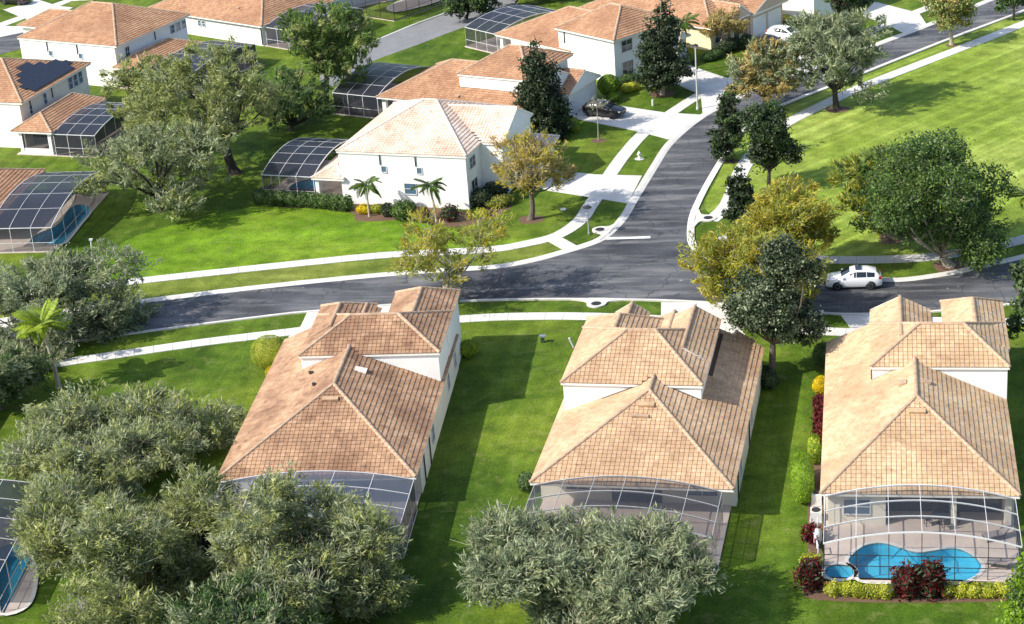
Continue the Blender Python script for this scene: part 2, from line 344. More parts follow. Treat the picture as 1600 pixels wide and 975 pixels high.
road_near = [(88.92, 169.38), (57.69, 155.80), (49.65, 152.87), (42.81, 151.62), (35.85, 151.24), (29.99, 151.72), (26.37, 152.58), (21.78, 154.74), (14.81, 157.54), (6.79, 159.59), (-1.09, 161.04), (-8.96, 161.76), (-16.97, 161.77), (-21.43, 161.51), (-33.68, 159.97), (-44.57, 158.24), (-52.51, 156.54), (-160., 150.)]
RF, RE, RN = (smooth_line(q, 5) for q in (road_far, road_field, road_near))
tag(sheet('road', RF + RE + RN, .012, 'asphalt'), kind='structure')
def kerb(line, w0, w1, name='kerb'):
    """cast kerb pieces along the road edge: low lip by the asphalt, raised back"""
    a, b, c = offset(line, w0), offset(line, (w0 * .55 + w1 * .45)), offset(line, w1); n = len(line)
    v = [(x, y, .018) for x, y in a] + [(x, y, .10) for x, y in b] + [(x, y, .12) for x, y in c] + [(x, y, -.03) for x, y in c]
    s = 1 if w1 > w0 else -1
    f = [(k * n + i, k * n + i + 1, (k + 1) * n + i + 1, (k + 1) * n + i)[::s] for k in range(3) for i in range(n - 1)]
    tag(link(name, pyd(name, v, f), None, 'kerb_concrete'), kind='structure')
kerb(RF, -.05, .75); kerb(RE, -.05, .65); kerb(RN, -.05, .5)

# grass areas of another kind
tag(sheet('field', smooth_line([(30.54, 202.60), (37.58, 210.26), (41.55, 213.83), (64.92, 233.84), (87.13, 253.83)], 3) + [(150, 240), (150, 170), (80, 165)] + smooth_line([(52.99, 167.70), (46.56, 165.54), (42.93, 163.79), (36.20, 163.20), (28.41, 164.39), (24.44, 166.65), (22.09, 172.86), (22.42, 179.74), (24.81, 190.13), (30.54, 202.60)], 3), .004, 'field_grass'), kind='structure')
tag(sheet('verge', smooth_line([(-50.13, 168.09), (-36.27, 171.06), (-22.31, 172.25), (-11.48, 172.70), (-0.99, 172.41), (4.18, 173.77)], 3) + smooth_line([(5.46, 170.87), (2.75, 170.00), (0.35, 169.23), (-2.01, 168.94), (-9.97, 169.20), (-22.03, 168.75), (-33.56, 167.45), (-49.37, 164.73)], 3), .004, 'verge_grass'), kind='structure')
tag(sheet('lawn', smooth_line([(-37.33, 172.52), (-22.43, 173.72), (-11.53, 174.34), (-0.96, 173.39), (4.27, 175.59), (0.55, 175.56), (-9.30, 182.41), (-14.45, 185.36), (-23.75, 189.87), (-31.27, 187.31), (-37.63, 182.49)], 4, True), .004, 'lawn_bright'), kind='structure')
tag(sheet('verge', smooth_line([(66.29, 238.91), (54.92, 229.22), (44.30, 219.96), (37.95, 214.31), (31.37, 208.34), (26.38, 201.44), (23.43, 194.10), (21.52, 187.39), (19.40, 180.43), (20.22, 177.05), (21.87, 180.23), (24.49, 190.21), (30.48, 203.52), (37.79, 211.41), (41.78, 215.02), (65.30, 235.23)], 3, True), .006, 'field_grass'), kind='structure')

# walks
slabs_ribbon('sidewalk', smooth_line([(-110., 167.), (-52.66, 168.89), (-43.61, 170.86), (-36.39, 171.86), (-22.38, 173.07), (-11.51, 173.68), (-5.54, 173.22), (-0.97, 173.06), (1.27, 173.57), (4.22, 174.76), (5.97, 176.58), (7.42, 179.21), (8.45, 182.55), (9.74, 186.52), (11.14, 191.41), (13.16, 197.44), (15.78, 203.90), (19.15, 209.64), (23.38, 215.99), (28.01, 221.07), (34.93, 227.14), (45.75, 235.40), (52.57, 241.86), (60.73, 248.99)], 5), -.75, .75, .05, 'concrete')
slabs_ribbon('sidewalk', smooth_line([(-110., 141.), (-48.73, 152.25), (-40.46, 154.16), (-33.72, 155.38), (-26.55, 156.55), (-21.07, 157.12), (-17.22, 157.46), (-11.12, 157.65), (-4.73, 157.22), (-0.03, 156.85), (7.06, 155.45), (16.05, 152.58), (21.14, 150.51), (25.64, 148.71), (32.18, 147.18), (40.15, 147.58), (47.47, 149.19), (56.31, 151.79), (86.72, 164.77)], 4), -.75, .75, .05, 'concrete')
slabs_ribbon('sidewalk', smooth_line([(81.53, 249.40), (65.00, 234.12), (53.27, 224.12), (41.64, 214.31), (37.58, 210.26), (30.71, 202.79), (27.46, 197.08), (24.44, 189.83), (22.66, 183.34), (21.28, 179.10), (19.48, 176.00)], 4), -.8, .8, .05, 'concrete')
slabs_ribbon('sidewalk', smooth_line([(19.51, 171.43), (22.53, 167.53), (28.19, 164.13), (36.00, 162.78), (40.23, 163.27), (42.97, 163.93), (46.48, 165.24), (54.47, 168.70), (63.64, 173.14), (98.88, 190.26)], 4), -.85, .85, .05, 'path_concrete')
slabs_ribbon('ramp', [(4.62, 174.17), (6.19, 171.20)], -.75, .75, .055, 'concrete', 1.2)
# driveways
slabs_poly('driveway', [(4.49, 195.00), (6.40, 193.34), (9.58, 191.58), (14.24, 190.09), (12.15, 182.44), (8.49, 185.12), (4.55, 187.91), (3.27, 189.75)], .046, 'concrete', R(-24), 4.)
slabs_poly('driveway', [(11.29, 216.01), (18.50, 210.28), (22.75, 208.25), (18.10, 200.90), (15.32, 204.24), (9.03, 210.16), (8.11, 211.56)], .046, 'concrete', R(-35), 4.)
slabs_poly('driveway', [(19.34, 223.71), (22.87, 228.35), (27.22, 220.77), (24.59, 210.58), (22.61, 208.28), (23.29, 215.77)], .046, 'concrete', R(-42), 4.)
slabs_poly('driveway', [(46.87, 243.60), (49.82, 249.45), (53.98, 242.37), (53.73, 236.60), (50.27, 234.06), (48.83, 239.29)], .046, 'concrete', R(-40), 4.)
slabs_poly('driveway', [(31.08, 237.95), (35.96, 240.71), (40.66, 229.39), (35.54, 221.61), (34.07, 226.57)], .046, 'concrete', R(-40), 4.)
slabs_poly('driveway', [(27.42, 151.83), (29.96, 151.59), (30.68, 151.45), (29.09, 145.86), (27.20, 146.35), (27.72, 149.10)], .046, 'concrete', R(79), 3.)
slabs_poly('driveway', [(12.91, 157.36), (18.67, 156.06), (18.35, 153.62), (19.65, 145.76), (16.32, 146.15), (15.26, 150.47), (12.63, 154.62)], .046, 'concrete', R(76), 3.)
slabs_poly('driveway', [(-18.02, 161.26), (-10.09, 161.55), (-11.12, 157.65), (-13.27, 156.01), (-19.34, 156.10), (-18.39, 158.38)], .046, 'concrete', R(82), 3.)
# street and drives at the far left, seen past the two-storey houses
tag(sheet('road', [(-71.71, 264.23), (-63.26, 269.30), (-62.32, 259.93), (-69.47, 254.27)], .012, 'asphalt'), kind='structure')
slabs_poly('driveway', [(-75.29, 280.18), (-70.19, 282.21), (-66.29, 285.03), (-65.68, 292.81), (-53.61, 288.95), (-59.05, 280.94), (-60.48, 277.08), (-62.61, 271.47), (-63.41, 268.68), (-71.63, 263.89)], .046, 'concrete', R(-30), 4.)
tag(sheet('verge', [(-67.48, 272.59), (-65.29, 276.08), (-63.80, 271.15)], .056, 'lawn_grass'), kind='structure')
tag(sheet('verge', [(-65.47, 286.64), (-63.72, 288.34), (-61.30, 285.33), (-62.78, 283.20)], .056, 'lawn_grass'), kind='structure')
tag(sheet('verge', [(-61.49, 281.70), (-60.17, 284.23), (-56.57, 283.84), (-58.46, 279.67)], .056, 'verge_grass'), kind='structure')
tag(sheet('verge', [(-70.75, 283.11), (-69.87, 282.47), (-66.58, 277.53), (-68.63, 274.65), (-71.21, 274.05)], .056, 'lawn_grass'), kind='structure')
# worn service path behind the back gardens
tag(sheet('path', smooth_line([(-19.36, 230.57), (-15.43, 239.39), (-9.53, 245.91), (-3.42, 252.77), (3.13, 258.28), (3.44, 268.53), (-4.29, 261.90), (-9.66, 255.93), (-13.69, 251.41), (-16.93, 246.84), (-21.25, 236.51)], 3, True), .01, 'worn_path'), kind='structure')
slabs_ribbon('edging', [(-14.57, 250.12), (-9.67, 256.58), (-4.29, 262.58), (-0.12, 267.52)], -.2, .2, .05, 'path_concrete', 3.)

# painted stop bar
tag(sheet('stop_line', [(9.15, 173.26), (13.43, 172.69), (13.48, 173.21), (9.66, 173.71)], .018, 'road_paint'), kind='structure')
# storm drains
def drain(c, ang, label, w=2.1, d=1.5):
    e = empty('storm_drain', (c[0], c[1], 0), ang, label, 'drain')
    poly = smooth_line([(-w - .4, .3), (-w * .5, .75), (-.75, d + .1), (0, d + .55), (.75, d + .1), (w * .5, .75), (w + .4, .3), (0, .12)], 4, True)
    sheet('apron', poly, .128, 'kerb_concrete', e, thick=.14)
    MB().lathe([(0.001, .15), (.40, .15), (.44, .14), (.46, .125)], 20, (0, d * .85, 0)).build('manhole_cover', 'iron', e)
    MB().box((-.8, .1, .10), (.8, .2, .16)).build('throat_lintel', 'kerb_concrete', e)
def dirn(a, b): return math.atan2(b[1] - a[1], b[0] - a[0])
drain((10.08, 175.17), dirn((9.14, 173.19), (11.84, 178.75)), 'concrete storm drain with round iron cover beside the stop line')
drain((7.61, 159.28), dirn((14.81, 157.54), (-1.09, 161.04)), 'concrete storm drain with iron cover beside the near kerb')
drain((17.93, 176.86), dirn((18.84, 182.01), (16.96, 173.15)), 'pale storm drain apron at the kerb across from the stop line', 1.9, 1.7)

# ================================================================ HOUSES
TW, TE = .335, .37          # tile width, exposed length
class Roof:
    """one roof block: rectangle of eaves at height ze, ridge from r0 to r1 at height zr (axis u or v); a ridge end on the edge makes a gable"""
    def __init__(s, u0, v0, u1, v1, ze, r0, r1, zr, axis):
        s.rect = (u0, v0, u1, v1); s.ze = ze; s.axis = axis
        A, B, C, D = (Vector((x, y, ze)) for x, y in ((u0, v0), (u1, v0), (u1, v1), (u0, v1))); P = Vector((*r0, zr)); Q = Vector((*r1, zr))
        s.ridge = (P, Q); s.planes = []; s.lines = []; s.gables = []
        if axis == 'v':
            s.planes = [[D, A, P, Q], [B, C, Q, P]]
            ends = [(abs(P.y - v0) < .01, [A, B, P]), (abs(Q.y - v1) < .01, [C, D, Q])]
        else:
            s.planes = [[A, B, Q, P], [C, D, P, Q]]
            ends = [(abs(P.x - u0) < .01, [D, A, P]), (abs(Q.x - u1) < .01, [B, C, Q])]
        for g, tri in ends:
            if g: s.gables.append(tri)
            else: s.planes.append(tri); s.lines += [(tri[0], tri[2]), (tri[1], tri[2])]
        if (P - Q).length > .05: s.lines.append((P, Q))
        s.eq = []
        for pl in s.planes:
            n = (pl[1] - pl[0]).cross(pl[2] - pl[0]).normalized(); s.eq.append((n, n.dot(pl[0])))
    def z(s, x, y):
        u0, v0, u1, v1 = s.rect
        if x < u0 or x > u1 or y < v0 or y > v1: return -99.
        return min((d - n.x * x - n.y * y) / n.z for n, d in s.eq)

def roof_build(root, roofs, walls, tmat, cmat, seed, singles=0, fascia='trim', prefer=None, smooth_left=False):
    rng = random.Random(seed); full = MB().add([(0, 0, .0), (TW - .032, 0, .0), (TW - .032, 0, .058), (0, 0, .058), (0, TE + .04, .012), (TW - .032, TE + .04, .012), (0, TE + .04, 0), (TW - .032, TE + .04, 0)],
        [(3, 2, 5, 4), (0, 1, 2, 3), (0, 3, 4, 6), (1, 7, 5, 2)])
    share = pyd('roof_tile', full.v, full.f); share.materials.append(MATS[tmat])
    def hidden(p, i):
        for j, r in enumerate(roofs):
            if j == i: continue
            z = r.z(p.x, p.y)
            if p.z + .02 < z < p.z + 1.3 or (j < i and p.z - .02 < z < p.z + 1.3): return True
        for (a, b, c, d, z0, z1) in walls:
            if a + .02 < p.x < c - .02 and b + .02 < p.y < d - .02 and z0 - .4 < p.z < z1 + .05: return True
        return False
    singles_pool = []; parts = []
    for i, r in enumerate(roofs):
        # deck with fascia and soffit, set a hair lower for each further block so that flush planes never coincide
        drop = .006 + .004 * i; mb = MB(); T = .20; u0, v0, u1, v1 = r.rect
        for pl in r.planes: mb.add([p - Vector((0, 0, drop)) for p in pl], [tuple(range(len(pl)))], 1)
        cs = [(u0, v0), (u1, v0), (u1, v1), (u0, v1)]; zt = r.ze - drop; zb = r.ze - T - drop
        for k in range(4):
            (ax, ay), (bx, by) = cs[k], cs[(k + 1) % 4]; mb.add([(ax, ay, zb), (bx, by, zb), (bx, by, zt), (ax, ay, zt)], [(0, 1, 2, 3)], 0)
        mb.add([(x, y, zb) for x, y in cs], [(3, 2, 1, 0)], 0)
        for tri in r.gables: mb.add([p - Vector((0, 0, drop + .001)) for p in tri], [(0, 1, 2)], 2)
        deck = mb.build('roof', [fascia, 'underlay', 'stucco_white' if root.get('wall_mat') is None else root['wall_mat']], root)
        for tri in [t for t in r.gables if not hidden(t[2] - Vector((0, 0, .15)), i)]:   # barge boards on the gable
            b = MB(); off = (tri[1] - tri[0]).cross(Vector((0, 0, 1))).normalized() * .04
            for a in (tri[0], tri[1]): b.beam(a + off - Vector((0, 0, .07)), tri[2] + off - Vector((0, 0, .07)), .06, .16)
            b.build('barge_board', fascia, deck)
        V, F = [], []; parts.append((deck, V, F))
        for pl in r.planes:
            e = (pl[1] - pl[0]).normalized(); n = (pl[1] - pl[0]).cross(pl[2] - pl[0]).normalized(); s = n.cross(e); O = pl[0]
            P2 = [((p - O).dot(e), (p - O).dot(s)) for p in pl]; P2 = [(x, max(y, -.0)) for x, y in P2]
            smax = max(y for x, y in P2); emin = min(x for x, y in P2); emax = max(x for x, y in P2)
            sm = n.x < -.25 and smooth_left; g = .003 if sm else .016; step = .020 if sm else .066  # sun-facing slopes: joints and steps shrunk to look washed smooth by light
            inn = []
            for k in range(len(P2)):
                a, b = P2[k], P2[(k + 1) % len(P2)]; l = math.hypot(b[0] - a[0], b[1] - a[1])
                if l > 1e-4: inn.append((a, (-(b[1] - a[1]) / l, (b[0] - a[0]) / l)))
            for row in range(int(smax / TE) + 1):
                y0 = row * TE - .03; y1 = y0 + TE + .04; sh = 0.
                for cidx in range(int((emin - sh) / TW) - 1, int((emax - sh) / TW) + 2):
                    x0 = cidx * TW + sh + g; x1 = x0 + TW - 2 * g
                    q = [(x0, max(y0, -.03)), (x1, max(y0, -.03)), (x1, y1), (x0, y1)]
                    ok = all((x - a[0]) * m[0] + (y - a[1]) * m[1] >= -.035 for x, y in q for a, m in inn)
                    if not ok:
                        for a, m in inn:
                            if len(q) > 2: q = clip_half(q, (a[0] - m[0] * .03, a[1] - m[1] * .03), m)
                        if len(q) < 3 or abs(area(q)) < .012: continue
                    cx, cy = sum(p[0] for p in q) / len(q), sum(p[1] for p in q) / len(q)
                    C = O + e * cx + s * cy
                    if hidden(C, i): continue
                    jit = rng.uniform(-.004, .009) * (.3 if sm else 1); tilt = rng.uniform(-.012, .012) * (.3 if sm else 1)
                    if ok and singles and not sm: singles_pool.append((deck, O + e * x0 + s * y0 + n * jit, e, s, n, len(V), len(F)))
                    h = lambda x, y: step - (step - .012) * (y - y0) / (y1 - y0) + jit + tilt * (x - cx)
                    k = len(V); m = len(q)
                    V += [O + e * x + s * y + n * h(x, y) for x, y in q] + [O + e * x + s * y for x, y in q]
                    F.append(tuple(range(k, k + m))); F += [(k + a + m, k + (a + 1) % m + m, k + (a + 1) % m, k + a) for a in range(m)]
        for a, b in r.lines:                        # hip and ridge caps, a row of overlapping half rounds
            d = (b - a); L = d.length; d.normalize(); x = d.cross(Vector((0, 0, 1))).normalized(); y = x.cross(d).normalized(); c = MB(); k = int(L / .42)
            for j in range(max(k, 1)):
                p0 = a + d * (L * j / max(k, 1)); p1 = a + d * (L * (j + 1) / max(k, 1) + .05)
                if hidden((p0 + p1) / 2 + Vector((0, 0, .06)), i):
                    if c.v: c.build('ridge_cap', cmat, deck); c = MB()
                    continue
                prof = [(-.15, -.02), (-.11, .085), (-.04, .12), (.04, .12), (.11, .085), (.15, -.02)]
                v = [p0 + x * q * 1.06 + y * (z + .025) for q, z in prof] + [p1 + x * q * .94 + y * (z) for q, z in prof]
                c.add(v, [(q, q + 1, q + 7, q + 6) for q in range(5)] + [(5, 4, 3, 2, 1, 0)])
            if c.v: c.build('ridge_cap', cmat, deck)
    # the tiles that show largest stand alone, the rest of a block is one part
    pick = {}
    if singles:
        if prefer: singles_pool.sort(key=prefer)
        for sp in singles_pool[:singles]:
            o = link('roof_tile', share, sp[0]); M = Matrix((sp[2], sp[3], sp[4])).transposed().to_4x4(); M.translation = sp[1]; o.matrix_local = M
            pick.setdefault(id(sp[0]), set()).add(sp[6])
    for deck, V, F in parts:
        if not F: continue
        drop = pick.get(id(deck), set()); keep = []; skip = 0
        for idx, f in enumerate(F):
            if idx in drop: skip = 5
            if skip: skip -= 1; continue
            keep.append(f)
        o = link('roof_tiles', pyd('roof_tiles', [tuple(p) for p in V], keep), deck, tmat); tag(o, kind='stuff')

def wall_box(root, a, b, c, d, z0, z1, mat, name='wall'):
    return MB().box((a, b, z0), (c, d, z1)).build(name, mat, root)
def window(root, p, n, w, h, glass='window_glass', mull=1, rail=True, frame='white_metal', name='window'):
    """window with its centre at p on a wall whose outward direction is n (in house axes)"""
    n = Vector((*n, 0)).normalized(); x = Vector((-n.y, n.x, 0)); M = Matrix((x, Vector((0, 0, 1)), n)).transposed().to_4x4(); M.translation = Vector(p)
    f = MB(); t = .07
    f.box((-w / 2 - t, -h / 2 - t, -.02), (-w / 2, h / 2 + t, .07)).box((w / 2, -h / 2 - t, -.02), (w / 2 + t, h / 2 + t, .07))
    f.box((-w / 2, h / 2, -.02), (w / 2, h / 2 + t, .069)).box((-w / 2, -h / 2 - t, -.02), (w / 2, -h / 2, .10))
    for k in range(1, mull + 1):
        xx = -w / 2 + w * k / (mull + 1); f.box((xx - .025, -h / 2, -.02), (xx + .025, h / 2, .055))
    if rail: f.box((-w / 2, -.025, -.02), (w / 2, .025, .052))
    o = f.build(name, frame, root); o.matrix_local = M
    MB().box((-w / 2, -h / 2, -.01), (w / 2, h / 2, .02)).build('pane', glass, o)
    return o
def downspout(root, p, z0, z1, n, mat='bronze_metal'):
    x, y = p[0] + n[0] * .07, p[1] + n[1] * .07
    MB().beam((x, y, z0), (x, y, z1), .09, .09).build('downspout', mat, root)
def garage_door(root, p, n, w, h):
    n = Vector((*n, 0)).normalized(); x = Vector((-n.y, n.x, 0)); M = Matrix((x, Vector((0, 0, 1)), n)).transposed().to_4x4(); M.translation = Vector(p)
    f = MB().box((-w / 2, 0, -.02), (w / 2, h, .02))
    o = f.build('garage_door', 'door_white', root); o.matrix_local = M
    for k in range(4): MB().box((-w / 2 + .05, h * k / 4 + .03, .021), (w / 2 - .05, h * (k + 1) / 4 - .03, .045)).build('panel', 'door_white', o)
def door(root, p, n, w=1., h=2.1, mat='furniture'):
    n = Vector((*n, 0)).normalized(); x = Vector((-n.y, n.x, 0)); M = Matrix((x, Vector((0, 0, 1)), n)).transposed().to_4x4(); M.translation = Vector(p)
    o = MB().box((-w / 2, 0, -.02), (w / 2, h, .05)).build('door', mat, root); o.matrix_local = M
    MB().box((w / 2 - .16, 1., .05), (w / 2 - .08, 1.12, .1)).build('handle', 'rim', o)
def roof_vent(root, p, n, w=.9, d=.45, mat='tile_peach', name='roof_vent'):
    n = Vector(n).normalized(); x = Vector((0, 0, 1)).cross(n).normalized(); y = n.cross(x); M = Matrix((x, y, n)).transposed().to_4x4(); M.translation = Vector(p)
    o = MB().add([(-w / 2, -d / 2, 0), (w / 2, -d / 2, 0), (w / 2, d / 2, 0), (-w / 2, d / 2, 0), (-w / 2, -d / 2, .2), (w / 2, -d / 2, .2), (w / 2, d / 2, .07), (-w / 2, d / 2, .07)],
                 [(4, 5, 6, 7), (0, 1, 5, 4), (1, 2, 6, 5), (2, 3, 7, 6), (3, 0, 4, 7)]).build(name, mat, root); o.matrix_local = M
def on_roof(r, x, y):
    z = r.z(x, y)
    n = min(r.eq, key=lambda q: abs((q[1] - q[0].x * x - q[0].y * y) / q[0].z - z))[0]
    return (x, y, z + .05), n
def house(px, ang, label, wall='stucco_white'):
    e = empty('house', (px[0], px[1], 0), R(ang), label, 'house'); e['wall_mat'] = wall; return e

# ---------- screened pool enclosure: arched ribs across, purlins along, posts and mesh panels
def cage(root_xy, ang, w, d, zs, rise, nu, nv, label, frame='white_metal', mesh='screen_mid', wall_mesh='screen_clear', skip_back=True, rails=(.95,), group=None, under=0., wall_frame=None):
    """local x across (0..w, the arch), local y outwards from the house (0..d)"""
    e = empty('pool_enclosure', (root_xy[0], root_xy[1], 0), R(ang), label, 'enclosure', group)
    zt = lambda x: zs + rise * (1 - (2 * x / w - 1) ** 2)
    X = [w * i / nu for i in range(nu + 1)]; Y = [d * j / nv for j in range(nv + 1)]
    for j, y in enumerate(Y):                       # arched ribs
        b = MB(); xs = [w * k / (nu * 4) for k in range(nu * 4 + 1)]; t = .034 if 0 < j < nv else .055; v = []
        for x in xs: v += [(x, y - t / 2, zt(x) - .09), (x, y + t / 2, zt(x) - .09), (x, y + t / 2, zt(x) + .012), (x, y - t / 2, zt(x) + .012)]
        f = [(4 * k + a, 4 * k + (a + 1) % 4, 4 * k + 4 + (a + 1) % 4, 4 * k + 4 + a) for k in range(len(xs) - 1) for a in range(4)] + [(0, 1, 2, 3), tuple(len(v) - 4 + a for a in (3, 2, 1, 0))]
        b.add(v, f).build('rib', frame, e)
    for i, x in enumerate(X):                       # purlins
        MB().beam((x, 0, zt(x) - .045), (x, d, zt(x) - .045), .034, .08).build('purlin', frame, e)
    def panel(q, mat): link('screen_panel', pyd('screen_panel', q, [tuple(range(len(q)))]), e, mat)
    for i in range(nu):
        for j in range(nv):
            xs = [X[i] + (X[i + 1] - X[i]) * k / 3 for k in range(4)]
            v = [(x, Y[j], zt(x) - .02) for x in xs] + [(x, Y[j + 1], zt(x) - .02) for x in xs]
            link('screen_panel', pyd('screen_panel', v, [(k, k + 1, k + 5, k + 4) for k in range(3)]), e, mesh)
    def wall(p, q, n, top):                         # posts, rails and panels between p and q
        for k in range(n + 1):
            t = k / n; x, y = p[0] + (q[0] - p[0]) * t, p[1] + (q[1] - p[1]) * t
            MB().beam((x, y, under), (x, y, top(x) - .09), .05, .05).build('post', wall_frame or frame, e)
            if k < n:
                t2 = (k + 1) / n; x2, y2 = p[0] + (q[0] - p[0]) * t2, p[1] + (q[1] - p[1]) * t2
                for z in rails: MB().beam((x, y, z), (x2, y2, z), .034, .045).build('rail', wall_frame or frame, e)
                MB().beam((x, y, under + .04), (x2, y2, under + .04), .05, .08).build('sill', wall_frame or frame, e)
                panel([(x, y, under), (x2, y2, under), (x2, y2, top(x2) - .09), (x, y, top(x) - .09)], wall_mesh)
    wall((0, d), (w, d), nu, zt); wall((0, 0), (0, d), nv, lambda x: zs); wall((w, 0), (w, d), nv, lambda x: zs)
    return e
def pool(outline, label, deck_poly, deck_holes=(), z=.1, depth=.9, coping=True):
    c = (sum(p[0] for p in outline) / len(outline), sum(p[1] for p in outline) / len(outline)); loc = [(x - c[0], y - c[1]) for x, y in ccw(outline)]; n = len(loc)
    e = empty('swimming_pool', (c[0], c[1], 0), 0, label, 'pool')
    v = [(x, y, z - .02) for x, y in loc] + [(x, y, -depth) for x, y in loc]
    b = MB().add(v, [(i, (i + 1) % n, (i + 1) % n + n, i + n) for i in range(n)]); o = b.build('basin_wall', 'pool_plaster', e)
    sheet('basin_floor', loc, -depth + .002, 'pool_plaster', e)
    sheet('water', loc, z - .13, 'pool_water', e)
    L = loc + [loc[0]]; a, bb = offset(L, .0), offset(L, -.28)
    MB().add([(x, y, z + .03) for x, y in a] + [(x, y, z + .03) for x, y in bb] + [(x, y, z - .05) for x, y in a], [(i, i + n + 1, i + n + 2, i + 1) for i in range(n)] + [(i, i + 1, i + 2 * n + 3, i + 2 * n + 2) for i in range(n)]).build('coping', 'concrete', e)
    return e
def deck(poly, holes, z=.1, name='pool_deck'):
    return tag(sheet(name, poly, z, 'deck', None, holes, .12), kind='structure')
def at(o, ang, u, v):
    a = R(ang); return (o[0] + math.cos(a) * u - math.sin(a) * v, o[1] + math.sin(a) * u + math.cos(a) * v)
def rect(o, ang, u0, v0, u1, v1): return [at(o, ang, *q) for q in ((u0, v0), (u1, v0), (u1, v1), (u0, v1))]
OV = .14                    # eave overhang

# ---------- front row, right-hand house with the open view of its pool
O3 = (19.67, 116.75); A3 = -11
h = house(O3, A3, 'sand tiled two-storey house above the blue kidney-shaped pool', 'stucco_white')
rl = Roof(0, 0, 13, 24.4, 2.75, (6.5, 8.8), (6.5, 24.4), 5.75, 'v')
ru = Roof(3.34, 14.3, 13.2, 22.0, 5.4, (6.95, 18.1), (10.1, 18.1), 7.15, 'u')
rw1 = Roof(3.34, 17.3, 7.86, 24.6, 5.4, (5.6, 17.3), (5.6, 24.6), 6.52, 'v')
rw2 = Roof(8.75, 17.3, 13.35, 26.2, 5.4, (11.05, 17.3), (11.05, 24.2), 6.54, 'v')
W3 = [(OV, 2.6, 13 - OV, 23.9, 0, 2.6), (3.34 + OV, 14.3 + OV, 13.2 - OV, 23.4, 0, 5.3), (3.34 + OV, 20, 7.86 - OV, 24.1, 0, 5.3), (8.75 + OV, 20, 13.35 - OV, 25.7, 0, 5.3)]
for k, q in enumerate(W3): wall_box(h, q[0] + .004 * k, q[1], q[2] - .004 * k, q[3] + .004 * k, q[4], q[5], 'stucco_cream' if k == 0 else 'stucco_white')
roof_build(h, [rl, ru, rw1, rw2], W3[1:], 'tile_sand', 'cap_tan', 3, 300, smooth_left=True, prefer=lambda sp: sp[1].y + abs(sp[1].x - 6.5) * .3)
roof_vent(h, *on_roof(rl, 6.5, 7.3), 1.15, .5, 'tile_sand'); roof_vent(h, *on_roof(rl, 7.25, 11.6), .45, .5, 'cap_tan', 'skylight'); roof_vent(h, *on_roof(rl, 5.6, 11.6), .6, .6, 'cap_tan', 'skylight')
window(h, (2.6, 2.6, 1.6), (0, -1), 1.9, 1.3, 'blue_glass'); window(h, (6.45, 2.6, 1.26), (0, -1), 4.1, 2.3, 'window_glass', 3, False, 'bronze_metal', 'sliding_door'); window(h, (10.5, 2.6, 1.26), (0, -1), 2.9, 2.3, 'window_glass', 1, False, 'bronze_metal', 'sliding_door')  # door glass enlarged, its dark panes stand in for shade in the porch recess
wall_box(h, .48, .5, .9, 2.59, 0, 2.53, 'stucco_cream', 'porch_wall'); wall_box(h, 3.9, .5, 4.3, .9, .1, 2.53, 'stucco_cream', 'column'); wall_box(h, 8.6, .5, 8.95, .9, .1, 2.53, 'stucco_cream', 'column'); wall_box(h, 12.1, .5, 12.52, 2.59, 0, 2.53, 'stucco_cream', 'porch_wall')
wall_box(h, .9, .52, 3.9, 2.58, 0, 2.53, 'stucco_cream', 'bay'); window(h, (2.4, .52, 1.5), (0, -1), 1.7, 1.1, 'blue_glass')
garage_door(h, (2.2, 23.9, 0), (0, 1), 2.8, 2.2); window(h, (5.6, 24.1, 4.2), (0, 1), 1.6, 1.3); window(h, (11, 25.7, 4.2), (0, 1), 1.6, 1.3); window(h, (11, 25.7, 1.5), (0, 1), 1.8, 1.5); door(h, (8.2, 23.42, 0), (0, 1))
for v in (5., 10.): window(h, (12.86, v, 1.6), (1, 0), 1.2, 1.2)
cage(at(O3, A3, 12.7, -.05), A3 + 180, 12.4, 6.25, 2.6, .95, 6, 3, 'white framed pool enclosure over the kidney-shaped pool', mesh='screen_roof', wall_mesh='screen_clear', rails=(.95, 1.75), frame='white_metal', wall_frame='bronze_metal')
pool(POOLS['h3'], 'blue kidney-shaped swimming pool beside a small round spa', None)
pool(SPA, 'small round spa with white rim left of the kidney-shaped pool', None)
deck(rect(O3, A3, .2, -6.45, 12.8, 2.55), [POOLS['h3'], SPA])

# ---------- front row, middle house
O2 = (0.31, 121.49); A2 = -13.5
h = house(O2, A2, 'peach tiled two-storey house between the two lawns, middle of the near row', 'stucco_white')
rl = Roof(0, 0, 14.1, 23.1, 2.75, (7.2, 8.9), (7.2, 23.1), 5.75, 'v')
ru = Roof(.4, 10.5, 10.85, 20.4, 5.4, (4.7, 15.5), (6.8, 15.5), 7.5, 'u')
rw1 = Roof(.4, 14.8, 6.4, 22.2, 5.4, (3.4, 14.8), (3.4, 20.0), 6.75, 'v')
rw2 = Roof(6.5, 14.6, 10.9, 22.3, 5.4, (8.9, 14.6), (8.9, 22.3), 6.55, 'v')
rw3 = Roof(2.5, 19.5, 5.2, 23.2, 5.5, (3.85, 19.5), (3.85, 23.2), 6.35, 'v')
rg = Roof(10.6, 21.8, 13.3, 24.0, 2.9, (11.9, 21.8), (11.9, 24.0), 3.68, 'v')
W2 = [(OV, 2.6, 14.1 - OV, 22.7, 0, 2.6), (.4 + OV, 10.5 + OV, 10.85 - OV, 21.6, 0, 5.3), (10.6, 18, 13.7, 22.8, 0, 2.6), (2.8, 21, 4.9, 22.7, 0, 5.3)]
for k, q in enumerate(W2): wall_box(h, q[0] + .004 * k, q[1], q[2] - .004 * k, q[3] + .004 * k, q[4], q[5], 'stucco_cream' if k == 0 else 'stucco_white')
